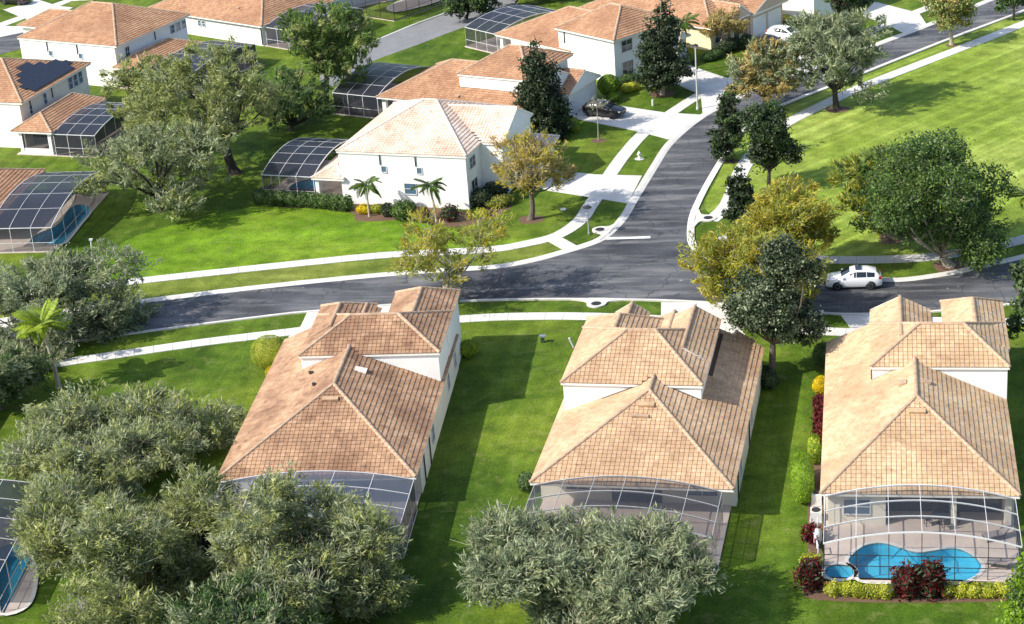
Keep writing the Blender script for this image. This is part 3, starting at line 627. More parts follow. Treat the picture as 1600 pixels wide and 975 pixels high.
roof_build(h, [rl, ru, rw1, rw2, rw3, rg], W2[1:2] + W2[3:], 'tile_peach', 'cap_tan', 4, 300, smooth_left=True, prefer=lambda sp: sp[1].y - sp[1].x * .25)
roof_vent(h, *on_roof(rl, 7.2, 7.4), 1.15, .5, 'tile_peach'); roof_vent(h, *on_roof(rl, 8.4, 11.6), .7, .8, 'trim', 'skylight'); roof_vent(h, *on_roof(rl, 9.6, 12.6), .35, .35, 'black_plastic', 'vent_pipe'); roof_vent(h, *on_roof(rl, 6.9, 6.3), 1.2, .35, 'cap_tan')
window(h, (11.6, 2.6, 1.5), (0, -1), 2.1, 1.4, 'blue_glass'); window(h, (7.0, 2.6, 1.25), (0, -1), 3.4, 2.2, 'window_glass', 2, False, 'bronze_metal', 'sliding_door'); window(h, (2.8, 2.6, 1.6), (0, -1), 1.6, 1.3)
for v in (3.5, 11.5): downspout(h, (13.96, v), .1, 2.5, (1, 0)); window(h, (13.96, v + 2, 1.6), (1, 0), .9, 1.1)
garage_door(h, (12.1, 22.8, 0), (0, 1), 2.7, 2.2); window(h, (8.9, 21.6, 4.2), (0, 1), 1.6, 1.3); window(h, (3.85, 22.72, 4.1), (0, 1), 1.2, 1.2); door(h, (6.5, 21.6, 0), (0, 1))
cage(at(O2, A2, 13.3, -.05), A2 + 180, 13.0, 6.2, 2.6, .95, 6, 3, 'grey screened enclosure behind the middle near house, half under a tree', mesh='screen_mid', wall_mesh='screen_mid', rails=(.95, 1.75), frame='frame_grey')
deck(rect(O2, A2, .3, -6.3, 13.6, 2.55), [])

# ---------- front row, left house
O1 = at((-22.09, 124.63), -7.5, 0, .9); A1 = -7.5
h = house(O1, A1, 'stained peach tiled two-storey house by the round clipped shrub, leftmost of the near row', 'stucco_cream')
rl = Roof(0, 0, 14.45, 24.2, 2.75, (7.2, 9.2), (7.2, 24.2), 5.75, 'v')
ru = Roof(3.3, 15.1, 14.35, 23.0, 5.4, (6.95, 18.9), (10.7, 18.9), 7.1, 'u')
rw1 = Roof(3.3, 18.2, 7.9, 24.8, 5.4, (5.3, 18.2), (5.3, 22.8), 6.45, 'v')
rw2 = Roof(9.1, 18.4, 14.4, 27.2, 5.4, (11.6, 18.4), (11.6, 25.2), 6.6, 'v')
W1 = [(OV, 2.6, 14.45 - OV, 23.8, 0, 2.6), (3.3 + OV, 15.1 + OV, 14.35 - OV, 24.3, 0, 5.3), (9.1 + OV, 20, 14.4 - OV, 26.7, 0, 5.3)]
for k, q in enumerate(W1): wall_box(h, q[0] + .004 * k, q[1], q[2] - .004 * k, q[3] + .004 * k, q[4], q[5], 'stucco_white' if k else 'stucco_cream')
roof_build(h, [rl, ru, rw1, rw2], W1[1:], 'tile_brown', 'cap_tan', 5, 300, smooth_left=True, prefer=lambda sp: sp[1].y - sp[1].x * .35)
roof_vent(h, *on_roof(rl, 7.2, 7.6), 1.2, .5, 'tile_peach'); roof_vent(h, *on_roof(rl, 8.6, 12.6), .6, .9, 'trim', 'skylight'); roof_vent(h, *on_roof(rl, 4.6, 13.4), .3, .3, 'bark_dark', 'vent_pipe'); roof_vent(h, *on_roof(rl, 5.4, 10.6), .35, .2, 'bark_dark', 'vent_pipe')
for v in (4.2, 7.): downspout(h, (14.31, v), .1, 2.5, (1, 0))
for v in (9., 18., 22.): window(h, (14.31, v, 1.6), (1, 0), .9, 1.2)
window(h, (4., 2.6, 1.6), (0, -1), 2., 1.3); window(h, (9., 2.6, 1.25), (0, -1), 3.4, 2.2, 'window_glass', 2, False, 'bronze_metal', 'sliding_door')
garage_door(h, (2., 23.8, 0), (0, 1), 2.5, 2.2); window(h, (6, 24.32, 4.2), (0, 1), 1.6, 1.3); window(h, (11.8, 26.72, 4.2), (0, 1), 1.6, 1.3); door(h, (8.3, 24.32, 0), (0, 1))
cage(at(O1, A1, 14.3, -.05), A1 + 180, 13.9, 6.4, 2.6, .8, 5, 3, 'pale screened enclosure at the rear of the leftmost near house', mesh='screen_grey', wall_mesh='screen_dense', rails=(.95,))
deck(rect(O1, A1, .3, -6.6, 14.2, 2.55), [])

# ---------- white house in the middle distance
O4 = (-16.26, 188.90); A4 = -20.5
h = house(O4, A4, 'white two-storey house with bleached pale tile roof beside two small palms', 'stucco_white')
rm = Roof(0, 0, 13.85, 15.6, 5.6, (6.3, 9.0), (7.6, 9.0), 8.3, 'u')
rw = Roof(7.5, 4.2, 16.2, 13.8, 5.6, (7.5, 9.1), (16.2, 9.1), 7.75, 'u')
rp = Roof(13.0, 9.5, 18.5, 15.0, 2.8, (13.0, 12.2), (17.0, 12.2), 3.9, 'u')
rn = Roof(-3.0, -.2, .6, 12.3, 2.7, (-1.0, 1.9), (-1.0, 10.3), 3.5, 'v')
W4 = [(OV, OV, 13.7, 15.1, 0, 5.5), (12.5, 4.35, 16.05, 13.3, 0, 5.5), (13.2, 9.9, 18.05, 14.6, 0, 2.7)]
for k, q in enumerate(W4): wall_box(h, q[0], q[1] + .004 * k, q[2], q[3] - .004 * k, q[4], q[5], 'stucco_white' if k < 2 else 'stucco_cream')
for q in ((-2.75, .05), (-2.75, 11.6)): wall_box(h, q[0], q[1], q[0] + .4, q[1] + .4, 0, 2.6, 'stucco_white', 'column')
roof_build(h, [rm, rw, rp, rn], W4[:2], 'tile_pale', 'cap_pale', 6)
window(h, (13.7, 1.9, 4.4), (1, 0), 1.5, 1.1); window(h, (13.7, 2.0, 1.6), (1, 0), 1.6, 1.9); window(h, (16.05, 8.6, 4.3), (1, 0), 1.5, 1.2); window(h, (16.05, 6.6, 1.6), (1, 0), 1.2, 2.2, name='arched_window')
garage_door(h, (18.05, 12.2, 0), (1, 0), 3.6, 2.2); door(h, (16.05, 8.8, 0), (1, 0))
for u in (4.6, 8.4): downspout(h, (u, OV), 4.3, 5.4, (0, -1)); window(h, (u + .35, OV, 3.85), (0, -1), .5, .6, 'blue_glass', 0, False)
window(h, (7.6, OV, 1.9), (0, -1), 1.2, 1.1, 'blue_glass', 0)
cage(at(O4, A4, -3.05, .35), A4 + 90, 11.7, 5.75, 2.6, 1.15, 6, 3, 'black screened pool enclosure beside the bleached-roof house', mesh='screen_dense', wall_mesh='screen_mid', rails=(1.0,))
pool(POOLS['h4'], 'small blue pool inside the enclosure beside the bleached-roof house', None)
deck(rect(O4, A4, -9.0, .2, -.0, 12.2), [POOLS['h4']])

# ---------- orange-roofed house behind the white one
O5 = (-13.37, 215.76); A5 = -31
h = house(O5, A5, 'orange tiled house behind the bleached-roof house, its garage facing a parked black car', 'stucco_white')
rl = Roof(0, 0, 19.5, 13.2, 2.75, (6.2, 6.9), (19.5, 6.9), 5.6, 'u')
ru = Roof(9.3, 2.7, 18.4, 13.2, 5.4, (13.2, 8.0), (14.6, 8.0), 7.5, 'u')
rg = Roof(14.5, 7.0, 21.0, 14.6, 2.75, (14.5, 10.8), (21.0, 10.8), 4.4, 'u')
W5 = [(2.8, OV, 19.0, 12.8, 0, 2.6), (9.3 + OV, 2.7 + OV, 17.9, 12.7, 0, 5.3), (16, 7.4, 20.6, 14.2, 0, 2.6)]
for k, q in enumerate(W5): wall_box(h, q[0], q[1] + .004 * k, q[2], q[3] - .004 * k, q[4], q[5], 'stucco_white')
wall_box(h, .4, .46, .9, .9, 0, 2.6, 'stucco_white', 'column'); wall_box(h, .4, 12.2, .9, 12.7, 0, 2.6, 'stucco_white', 'column')
roof_build(h, [rl, ru, rg], W5[1:2], 'tile_orange', 'cap_tan', 7)
garage_door(h, (20.6, 10.8, 0), (1, 0), 4.8, 2.2); window(h, (17.9, 5.2, 4.2), (1, 0), 1.5, 1.2); window(h, (19.0, 4.0, 1.5), (1, 0), 1.6, 1.4); door(h, (19.0, 6.2, 0), (1, 0))
window(h, (2.8, 3.4, 1.3), (-1, 0), 2.4, 2.1, 'blue_glass', 1, False, name='sliding_door'); window(h, (2.8, 9.0, 1.5), (-1, 0), 1.8, 1.3)
roof_vent(h, *on_roof(rl, 10., 1.2), .5, .5, 'cap_tan', 'skylight')
cage(at(O5, A5, -.2, .45), A5 + 90, 12.0, 6.1, 2.6, 1.2, 6, 3, 'black screened enclosure behind the orange-roofed house, next to the grassy slope', mesh='screen_dense', wall_mesh='screen_dense', rails=(1.0,))
deck(rect(O5, A5, -6.5, .3, 2.75, 12.6), [])

# ---------- next house along, tall white side wall
O6 = (0.56, 238.28); A6 = -50
h = house(O6, A6, 'orange tiled house with a tall blank white side wall behind the dark conical magnolia', 'stucco_white')
rl = Roof(0, 0, 13.5, 13.4, 2.75, (6.4, 6.9), (13.5, 6.9), 5.6, 'u')
ru = Roof(11.4, -.3, 21.4, 10.6, 5.4, (15.6, 5.2), (17.2, 5.2), 7.7, 'u')
rg = Roof(14, 7.5, 20.5, 13.4, 2.75, (14, 10.4), (20.5, 10.4), 4.1, 'u')
W6 = [(2.8, OV, 13.5, 12.9, 0, 2.6), (11.4 + OV, .15, 20.95, 10.1, 0, 5.3), (14, 9, 20.1, 13.0, 0, 2.6)]
for k, q in enumerate(W6): wall_box(h, q[0], q[1] + .004 * k, q[2], q[3] - .004 * k, q[4], q[5], 'stucco_white')
wall_box(h, .4, .46, .9, .9, 0, 2.6, 'stucco_white', 'column')
roof_build(h, [rl, ru, rg], W6[1:2], 'tile_orange', 'cap_tan', 8)
window(h, (20.95, 2.2, 4.2), (1, 0), 1.7, 1.3); window(h, (20.95, 2.2, 1.5), (1, 0), 1.7, 1.6); garage_door(h, (20.1, 11.2, 0), (1, 0), 3., 2.2); downspout(h, (12.6, .15), 3.6, 5.2, (0, -1)); door(h, (20.95, 7.6, 0), (1, 0))
window(h, (2.8, 3.4, 1.3), (-1, 0), 2.4, 2.1, 'blue_glass', 1, False, name='sliding_door')
cage(at(O6, A6, -.2, .45), A6 + 90, 12.0, 6.0, 2.6, 1.0, 5, 3, 'dark screened enclosure at the top of the mown slope', mesh='screen_dense', wall_mesh='screen_mid', rails=(1.0,))
deck(rect(O6, A6, -6.4, .3, 2.75, 12.6), [])

# ---------- house with cream side wall and arched porch
A7 = -43; O7 = at((26.6, 232.9), A7, -20, 0)
h = house(O7, A7, 'cream house with gabled tan porch and two white garage doors', 'stucco_tan')
rl = Roof(-.4, -.5, 20.5, 14.4, 3.0, (7, 6.9), (13.5, 6.9), 6.2, 'u')
ra = Roof(12.5, 2.6, 21.0, 7.2, 3.1, (12.5, 4.9), (21.0, 4.9), 4.7, 'u'); rb = Roof(12.5, 7.0, 21.4, 14.6, 3.0, (12.5, 10.8), (21.4, 10.8), 4.75, 'u')
W7 = [(0, 0, 20, 7, 0, 2.9), (0, 7, 20.7, 14, 0, 2.88)]
wall_box(h, 0, 0, 20, 7, 0, 2.85, 'stucco_yellow'); wall_box(h, 0, 7.004, 20.9, 14.0, 0, 2.84, 'stucco_tan')
roof_build(h, [rl, ra, rb], [], 'tile_orange', 'cap_tan', 9)
garage_door(h, (20.9, 8.9, 0), (1, 0), 2.8, 2.3); garage_door(h, (20.9, 12.2, 0), (1, 0), 2.8, 2.3); door(h, (20, 5.3, 0), (1, 0)); window(h, (20, 1.6, 1.5), (1, 0), 1.6, 1.5)
for v in (3.0, 6.6): wall_box(h, 20.3, v, 20.75, v + .4, 0, 2.9, 'stucco_tan', 'column')

# ---------- tall white house wall at the top edge
A12 = -48; O12 = at((40.73, 242.34), A12, -19, 0)
h = house(O12, A12, 'tall plain white house wall at the top edge beyond the garage doors', 'stucco_white')
wall_box(h, 0, 0, 19, 11, 0, 5.6, 'stucco_white'); rm = Roof(-.45, -.45, 19.45, 11.45, 5.7, (5.5, 5.5), (14, 5.5), 8.0, 'u'); roof_build(h, [rm], [], 'tile_orange', 'cap_tan', 10)
window(h, (19, 3, 4.2), (1, 0), 1.6, 1.3); garage_door(h, (19, 7.5, 0), (1, 0), 4.6, 2.2)

# ---------- far left, large white two-storey house
O8 = (-59.29, 244.57); A8 = -30
h = house(O8, A8, 'large white two-storey house with broad orange hip roof, top left', 'stucco_white')
rm = Roof(0, 0, 15.8, 15.0, 5.4, (5.6, 8.4), (9.0, 8.4), 8.1, 'u')
rp = Roof(15.0, -.4, 20.0, 12.0, 2.75, (16.6, 2.4), (16.6, 9.0), 3.9, 'v')
rg = Roof(-11.6, 12.5, 2.0, 19.5, 2.8, (-8.5, 16), (-2, 16), 4.3, 'u')
W8 = [(OV, OV, 15.35, 14.55, 0, 5.3)]
wall_box(h, *W8[0], 'stucco_white'); wall_box(h, -11.1, 13, 1.5, 19, 0, 2.7, 'stucco_white')
for v in (0, 5.5, 11.2): wall_box(h, 19.3, v, 19.7, v + .4, 0, 2.6, 'stucco_white', 'column')
roof_build(h, [rm, rp, rg], W8, 'tile_orange', 'cap_tan', 11)
for u in (4.6, 9.4): downspout(h, (u, OV), 3.9, 5.2, (0, -1)); window(h, (u + .4, OV, 3.7), (0, -1), .5, .6, 'blue_glass', 0, False)
window(h, (15.35, 2.4, 4.0), (1, 0), .7, 1.2); window(h, (15.35, 11.6, 4.35), (1, 0), .8, 1.0, 'blue_glass', 0); window(h, (15.35, 12.8, 4.35), (1, 0), .8, 1.0, 'blue_glass', 0); window(h, (15.35, 14.0, 4.35), (1, 0), .7, 1.0, 'blue_glass', 0)
downspout(h, (15.35, 8.), 4., 5.2, (1, 0)); window(h, (15.35, 5.5, 1.3), (1, 0), 3, 2.1, 'window_glass', 2, False)
garage_door(h, (-11.1, 16, 0), (-1, 0), 4.6, 2.2); door(h, (OV, 10, 0), (-1, 0))
cage(at(O8, A8, 20.0, 13.6), A8 - 90, 13.4, 6.5, 2.6, .7, 5, 3, 'dark enclosure behind the large white house, partly hidden by the feathery oak', mesh='screen_dense', wall_mesh='screen_dense', rails=(1.0,))
deck(rect(O8, A8, 15.4, 0, 26.7, 13.8), [])

# ---------- single-storey orange roof at the top
O9 = (-39.19, 259.30); A9 = -40
h = house(O9, A9, 'single-storey white house under a smooth orange roof, top edge', 'stucco_white')
rm = Roof(-9, -.3, 13.1, 14.5, 2.8, (-2, 7.1), (6.6, 7.1), 5.9, 'u'); W9 = [(-8.5, .15, 12.6, 14.0, 0, 2.7)]
wall_box(h, *W9[0], 'stucco_white'); roof_build(h, [rm], [], 'tile_orange', 'cap_tan', 12)
window(h, (.9, .15, 1.8), (0, -1), .5, .7, 'blue_glass', 0); window(h, (1.7, .15, 1.8), (0, -1), .5, .7, 'blue_glass', 0); window(h, (12.6, 7, 1.3), (1, 0), 3, 2.1, 'window_glass', 2, False); roof_vent(h, *on_roof(rm, 6.5, 2.2), .5, .4, 'cap_tan'); downspout(h, (12.5, .15), .2, 2.6, (0, -1))
cage(at(O9, A9, 13.15, 12.5), A9 - 90, 12.2, 6.0, 2.6, 1.1, 5, 3, 'dark arched enclosure against the single-storey orange-roofed house', mesh='screen_dense', wall_mesh='screen_mid', rails=(1.0,))
deck(rect(O9, A9, 12.7, .2, 19.3, 12.6), [])

# ---------- left edge house with black panels on the roof
O10 = (-53.06, 215.35); A10 = -20
h = house(O10, A10, 'cream two-storey house with black solar panels on its orange roof, left edge', 'stucco_cream')
rm = Roof(-15, -.0, 0.1, 15.6, 5.4, (-8.4, 7.8), (-6.8, 7.8), 8.1, 'u'); rp = Roof(-.5, -2.2, 4.7, 10.2, 2.8, (1.6, 1.0), (1.6, 8.2), 4.0, 'v')
W10 = [(-14.6, OV, -.35, 15.15, 0, 5.3)]
MB().box((-14.6, OV, 0), (-.36, 15.15, 5.3)).build('wall', 'stucco_white', h); MB().box((-.36, OV + .02, 0), (-.345, 15.13, 5.28)).build('wall_face', 'stucco_cream', h)
roof_build(h, [rm, rp], W10, 'tile_orange', 'cap_tan', 13)
_, n10 = on_roof(rm, -1.5, 7.5); x10 = Vector((0, 1, 0)); y10 = n10.cross(x10)
for row, (a, b) in enumerate(((3.4, 12.6), (3.0, 13.6), (4.0, 13.2), (5.2, 10.6), (6.8, 9.6))):      # rows of pool-heating panels up the slope
    k = 0; v = a
    while v < b - .3:
        vv = min(v + 1.25, b); u = -.75 - row * .82; p, n_ = on_roof(rm, u, (v + vv) / 2)
        if abs(n_.y) < .3:
            M = Matrix((x10, -y10 if y10.x > 0 else y10, n10)).transposed().to_4x4(); M.translation = Vector(p) + n10 * .06
            o = MB().box((-(vv - v) / 2 + .01, -.44, 0), ((vv - v) / 2 - .01, .44, .05)).build('solar_panel', 'solar_cell', h); o.matrix_local = M
        v = vv
for v in (11.2, 12.35, 13.5): window(h, (-.345, v, 4.25), (1, 0), .85, 1.35, 'blue_glass', 0)
window(h, (-.345, 5.4, 4.2), (1, 0), .6, 1.2, 'blue_glass', 0); window(h, (-.345, 2.2, 3.9), (1, 0), .5, .9, 'window_glass', 0); downspout(h, (-.345, 7.), 3.8, 5.2, (1, 0)); downspout(h, (-.345, 2.2), 4.3, 5.2, (1, 0))
for q in ((3.9, -1.9), (3.9, 4.), (3.9, 9.4), (.2, -1.9)): wall_box(h, q[0], q[1], q[0] + .4, q[1] + .4, 0, 2.65, 'stucco_white', 'column')
wall_box(h, .2, -1.85, 3.9, -1.7, 0, .75, 'stucco_white', 'low_wall'); window(h, (-.345, 3, 1.3), (1, 0), 2.6, 2.1, 'window_glass', 1, False)
link('screen_panel', pyd('screen_panel', [(.6, -1.8, .75), (3.9, -1.8, .75), (3.9, -1.8, 2.6), (.6, -1.8, 2.6)], [(0, 1, 2, 3)]), h, 'screen_dense')
cage(at(O10, A10, 4.75, 9.6), A10 - 90, 11.6, 5.2, 2.6, .8, 5, 3, 'dark enclosure beside the house with solar panels, its roof partly shaded cloth', mesh='screen_dense', wall_mesh='screen_dense', rails=(1.0,))
deck(rect(O10, A10, -.3, -2.1, 10.0, 9.8), [])

# ---------- left edge, low roof and pool enclosure in the open
O11 = (-49.86, 186.09); A11 = -9
h = house(O11, A11, 'low orange roof at the left edge joined to the open pool enclosure', 'stucco_white')
rm = Roof(-14, -1.5, .1, 13.0, 2.75, (-7, 5.5), (-7, 6.5), 5.4, 'v'); wall_box(h, -13.5, -1.0, -2.2, 12.5, 0, 2.65, 'stucco_white'); roof_build(h, [rm], [], 'tile_orange', 'cap_tan', 14)
window(h, (-2.2, 5, 1.3), (1, 0), 3, 2.1, 'window_glass', 2, False, name='sliding_door')
cage(at(O11, A11, .15, 12.6), A11 - 90, 16.2, 6.4, 2.6, 1.2, 5, 3, 'dark arched pool enclosure at the left edge over a turquoise pool', mesh='screen_dense', wall_mesh='screen_mid', rails=(1.0,))
pool(POOLS['h11'], 'turquoise free-form pool inside the enclosure at the left edge', None)
deck(rect(O11, A11, -2.2, -3.7, 6.7, 12.8), [POOLS['h11']])

# ---------- bottom left corner: corner of an enclosure with its pool
OL = (-38.6, 127.6); AL = -4
h = house(at(OL, AL, -20, 0), AL, 'low house beyond the enclosure in the bottom left corner', 'stucco_white')
rm = Roof(-.4, 0, 13.2, 20, 2.75, (6.4, 7), (6.4, 14), 5.6, 'v'); wall_box(h, 0, 2.2, 12.8, 19.6, 0, 2.65, 'stucco_white'); roof_build(h, [rm], [], 'tile_orange', 'cap_tan', 15)
cage(at(OL, AL, 4.2, -.1), AL + 180, 15.2, 13.2, 2.6, .9, 5, 5, 'white framed enclosure cut off by the bottom left corner', mesh='screen_dense', wall_mesh='screen_clear', rails=(1.0,))
pool(POOLS['lb'], 'blue pool at the bottom left corner under the feathery trees', None)
deck(rect(OL, AL, -11.3, -13.5, 4.4, -.05), [POOLS['lb']])

# ---------- top edge: enclosure, pool and fence beside the worn path
OT = (-12.53, 258.74); AT = 48
cage(at(OT, AT, 12.5, 8.0), AT + 180, 12.3, 7.8, 2.6, .8, 5, 3, 'dark screened enclosure over a pool at the top edge above the worn path', frame='bronze_metal', mesh='screen_dense', wall_mesh='screen_clear', rails=(1.0,))
pool(POOLS['top'], 'long blue pool at the top edge above the worn path', None)
deck(rect(OT, AT, -.2, -.1, 12.8, 10.5), [POOLS['top']])
h = house(at(OT, AT, -3, 10.6), AT, 'white house wall at the top edge behind the pool above the worn path', 'stucco_white')
wall_box(h, 0, 0, 16, 12, 0, 2.7, 'stucco_white'); roof_build(h, [Roof(-.5, -.5, 16.5, 12.5, 2.8, (6, 6), (10, 6), 5.6, 'u')], [], 'tile_orange', 'cap_tan', 16)
f = empty('fence', (*(-10.52, 256.51), 0), 0, 'low black metal fence along the worn path', 'fence'); fx, fy = (-10.52, 256.51)
fl = [(-10.52, 256.51), (-8.16, 259.40), (-6.28, 261.84), (-4.37, 263.97)]
for k, (x, y) in enumerate(fl): MB().beam((x - fx, y - fy, 0), (x - fx, y - fy, 1.25), .07, .07).build('post', 'bronze_metal', f)
for a, b in zip(fl, fl[1:]):
    for z in (.3, 1.15): MB().beam((a[0] - fx, a[1] - fy, z), (b[0] - fx, b[1] - fy, z), .04, .05).build('rail', 'bronze_metal', f)

# ================================================================ TREES AND PLANTS
def unit(rng, n):
    v = rng.normal(size=(n, 3)); return v / np.linalg.norm(v, axis=1)[:, None]
def leaf_quads(rng, C, L, Wd, out=None, up_bias=.35, droop=0.):
    n = len(C); nrm = unit(rng, n); nrm[:, 2] += up_bias
    if out is not None: nrm += out * .45
    nrm /= np.linalg.norm(nrm, axis=1)[:, None]
    t = np.cross(nrm, unit(rng, n)); t /= np.linalg.norm(t, axis=1)[:, None]; t[:, 2] -= droop; t /= np.linalg.norm(t, axis=1)[:, None]
    b = np.cross(nrm, t); s = rng.uniform(.65, 1.35, (n, 1)); l = L * s / 2; w_ = Wd * s / 2
    return np.stack([C - t * l, C + b * w_ - t * l * .1, C + t * l, C - b * w_ - t * l * .1], axis=1)
def tubes(paths, k=4):
    """many thin tapered tubes as quads: paths of (points (m,3), radii (m))"""
    Q = []
    ang = np.arange(k) * 2 * np.pi / k; cs, sn = np.cos(ang), np.sin(ang)
    for P, r in paths:
        P = np.asarray(P, float); d = np.gradient(P, axis=0); d /= np.linalg.norm(d, axis=1)[:, None] + 1e-9
        x = np.cross(d, [.31, .87, .38]); x /= np.linalg.norm(x, axis=1)[:, None] + 1e-9; y = np.cross(d, x)
        ring = P[:, None, :] + (x[:, None, :] * cs[None, :, None] + y[:, None, :] * sn[None, :, None]) * np.asarray(r)[:, None, None]
        a = ring[:-1]; b = ring[1:]; Q.append(np.stack([a, np.roll(a, -1, 1), np.roll(b, -1, 1), b], axis=2).reshape(-1, 4, 3))
    return np.concatenate(Q)
def bend(p, q, rng, n=5, sag=.0, wob=.08):
    p, q = np.asarray(p, float), np.asarray(q, float); L = np.linalg.norm(q - p); t = np.linspace(0, 1, n)[:, None]
    c = rng.normal(size=3) * wob * L; c[2] += sag * L
    return p + (q - p) * t + c * (4 * t * (1 - t))
def lobes_of(rng, r, rz, zc, style):
    L = []
    if style == 'cone':
        z0, z1 = zc - rz, zc + rz; n = 11
        for i in range(n):
            f = i / (n - 1); rr = r * (1.0 - f) ** .75 * (.8 if f < .08 else 1) + .25
            for k in range(3 if f < .75 else 1):
                a = rng.uniform(0, 6.28); L.append((math.cos(a) * rr * .35, math.sin(a) * rr * .35, z0 + (z1 - z0) * (.04 + .92 * f), rr * .75, rr * .75, rz * .16 + .2))
    elif style == 'open':            # separate plumes with gaps between
        for i in range(10):
            a = i * 2.4 + rng.uniform(-.4, .4); rr = r * rng.uniform(.35, .75); z = zc + rz * rng.uniform(-.55, .7); s = rng.uniform(.26, .4)
            L.append((math.cos(a) * rr, math.sin(a) * rr, z, r * s, r * s, rz * s * 1.1))
    elif style == 'lumpy':           # many separate boughs of leaf round a loose middle
        L.append((0, 0, zc - rz * .25, r * .5, r * .5, rz * .5))
        for i in range(20):
            a = i * 2.4 + rng.uniform(-.6, .6); q = rng.uniform(.25, .84); s = rng.uniform(.15, .33); z = rng.uniform(-.75, .8) * math.sqrt(max(.1, 1 - q * q * .8))
            L.append((math.cos(a) * r * q, math.sin(a) * r * q, zc + rz * z, r * s, r * s, rz * s * 1.2))
    else:
        L.append((0, 0, zc - rz * .1, r * .55, r * .55, rz * .6))
        n = 14 if style == 'wide' else 9
        for i in range(n):
            a = i * 2.4 + rng.uniform(-.5, .5); rr = r * rng.uniform(.45, .8); zz = rng.uniform(-.6, .6); s = rng.uniform(.2, .44)
            L.append((math.cos(a) * rr, math.sin(a) * rr, zc + rz * zz, r * s, r * s, rz * s * 1.05))
        for i in range(3):
            a = rng.uniform(0, 6.28); L.append((math.cos(a) * r * .3, math.sin(a) * r * .3, zc + rz * .55, r * .4, r * .4, rz * .42))
    return L
def tree(cr, label, mat, style='round', n=9000, ls=.26, lw=.5, seed=1, bark='bark', twigs=0, trunk_r=None, name='tree', group=None, clump=.55, mat2=None, frac2=.25, fork=.35, stems=1, gap=.3, feather=False):
    X, Y, ox, oy, zc, r, rz = cr; rng = np.random.default_rng(seed); n = int(n * 1.64); ls *= 1.46; lw = max(lw, .62)
    e = empty(name, (X, Y, 0), 0, label, 'tree', group)
    L = lobes_of(rng, r, rz, zc, style); L = [(a + ox, b + oy, c, d, f, g) for a, b, c, d, f, g in L]
    wgt = np.array([l[3] * l[4] + l[3] * l[5] for l in L]); wgt = wgt / wgt.sum()
    m = max(30, int(n / 52)); idx = rng.choice(len(L), m, p=wgt); D = unit(rng, m); D[:, 2] = D[:, 2] * .9 + .12
    LA = np.array(L)[idx]; fr = rng.uniform(.45, 1., m) ** .6
    fr *= 1 + .16 * np.sin(D[:, 0] * 7 + seed) * np.cos(D[:, 1] * 6 - seed)
    C = LA[:, :3] + D * LA[:, 3:6] * fr[:, None]; C[:, 2] = np.maximum(C[:, 2], .35)
    per = n // m; cs = clump * rng.uniform(.55, 1.25, m) * (.6 + .09 * r)
    P = np.repeat(C, per, 0) + rng.normal(size=(m * per, 3)) * np.repeat(cs, per)[:, None] * np.array([.62, .62, .42]); O = np.repeat(D, per, 0)
    if feather:                      # leaves strung along upswept sprays
        sd = D * np.array([1., 1., .5]) + rng.normal(size=(m, 3)) * .38; sd[:, 2] += .45; sd /= np.linalg.norm(sd, axis=1)[:, None]; sl = rng.uniform(.7, 1.9, m) * (.75 + .035 * r)
        u = rng.random(m * per) ** .8; S_ = np.repeat(sd, per, 0); Lp = np.repeat(sl, per)
        P = np.repeat(C, per, 0) + S_ * ((u - .35) * Lp)[:, None] + rng.normal(size=(m * per, 3)) * ((.06 + .17 * np.sin(np.pi * np.minimum(1, u * .9 + .08))) * Lp)[:, None] * np.array([1, 1, .8])
    P[:, 2] = np.maximum(P[:, 2], .15)
    ph = np.sin(P[:, 0] * 1.35 + seed) + np.sin(P[:, 1] * 1.3 + 2 * seed) + np.sin(P[:, 2] * 1.6 + 3 * seed)      # holes the sky and ground show through
    keep = ph < 3 * (1 - gap) - .1 + rng.normal(size=len(P)) * .3; P, O = P[keep], O[keep]
    if feather:
        Q = leaf_quads(rng, P, ls * 1.5, ls * .42, O)
        t = S_[keep] * .9 + rng.normal(size=P.shape) * .5; t /= np.linalg.norm(t, axis=1)[:, None]; n0 = O * .55 + rng.normal(size=P.shape) * .55 + np.array([-.25, -.2, .75]); b = np.cross(n0, t); b /= np.linalg.norm(b, axis=1)[:, None]
        s_ = rng.uniform(.6, 1.35, (len(P), 1)); l = ls * .98 * s_; w_ = ls * .20 * s_; Q = np.stack([P - t * l, P + b * w_, P + t * l, P - b * w_], axis=1)
    else: Q = leaf_quads(rng, P, ls, ls * lw, O)
    if mat2:
        s = rng.random(m) < frac2; s = np.repeat(s, per)[keep]
        link('crown', quads_mesh('crown', Q[~s]), e, mat)
        if s.any(): link('crown', quads_mesh('crown', Q[s]), e, mat2)
    else: link('crown', quads_mesh('crown', Q), e, mat)
    # trunk, limbs to the lobes, boughs to a share of the clumps
    tr = trunk_r or max(.09, .045 * r + .02 * zc); fz = max(.5, (zc - rz) + fork * rz * .6); paths = []; big = []
    for s in range(stems):
        a = s * 6.28 / max(stems, 1) + seed; b0 = (0, 0, -.1) if stems == 1 else (math.cos(a) * tr * 1.2, math.sin(a) * tr * 1.2, -.1)
        top = (ox * .45 + math.cos(a) * .5 * (stems > 1) * r * .3, oy * .45 + math.sin(a) * .5 * (stems > 1) * r * .3, fz)
        pts = bend(b0, top, rng, 7, 0, .035); rad = np.linspace(tr * 1.15, tr * .72, 7); rad[0] *= 1.35; big.append((pts, rad))
        own = [l for i, l in enumerate(L) if i % stems == s]
        for l in own:
            q = np.array(l[:3]); lp = bend(top, q, rng, 6, .06, .10); paths.append((lp, np.linspace(tr * .36, tr * .10, 6)))
    sel = rng.choice(m, min(m, 40 + int(4 * r)), replace=False)
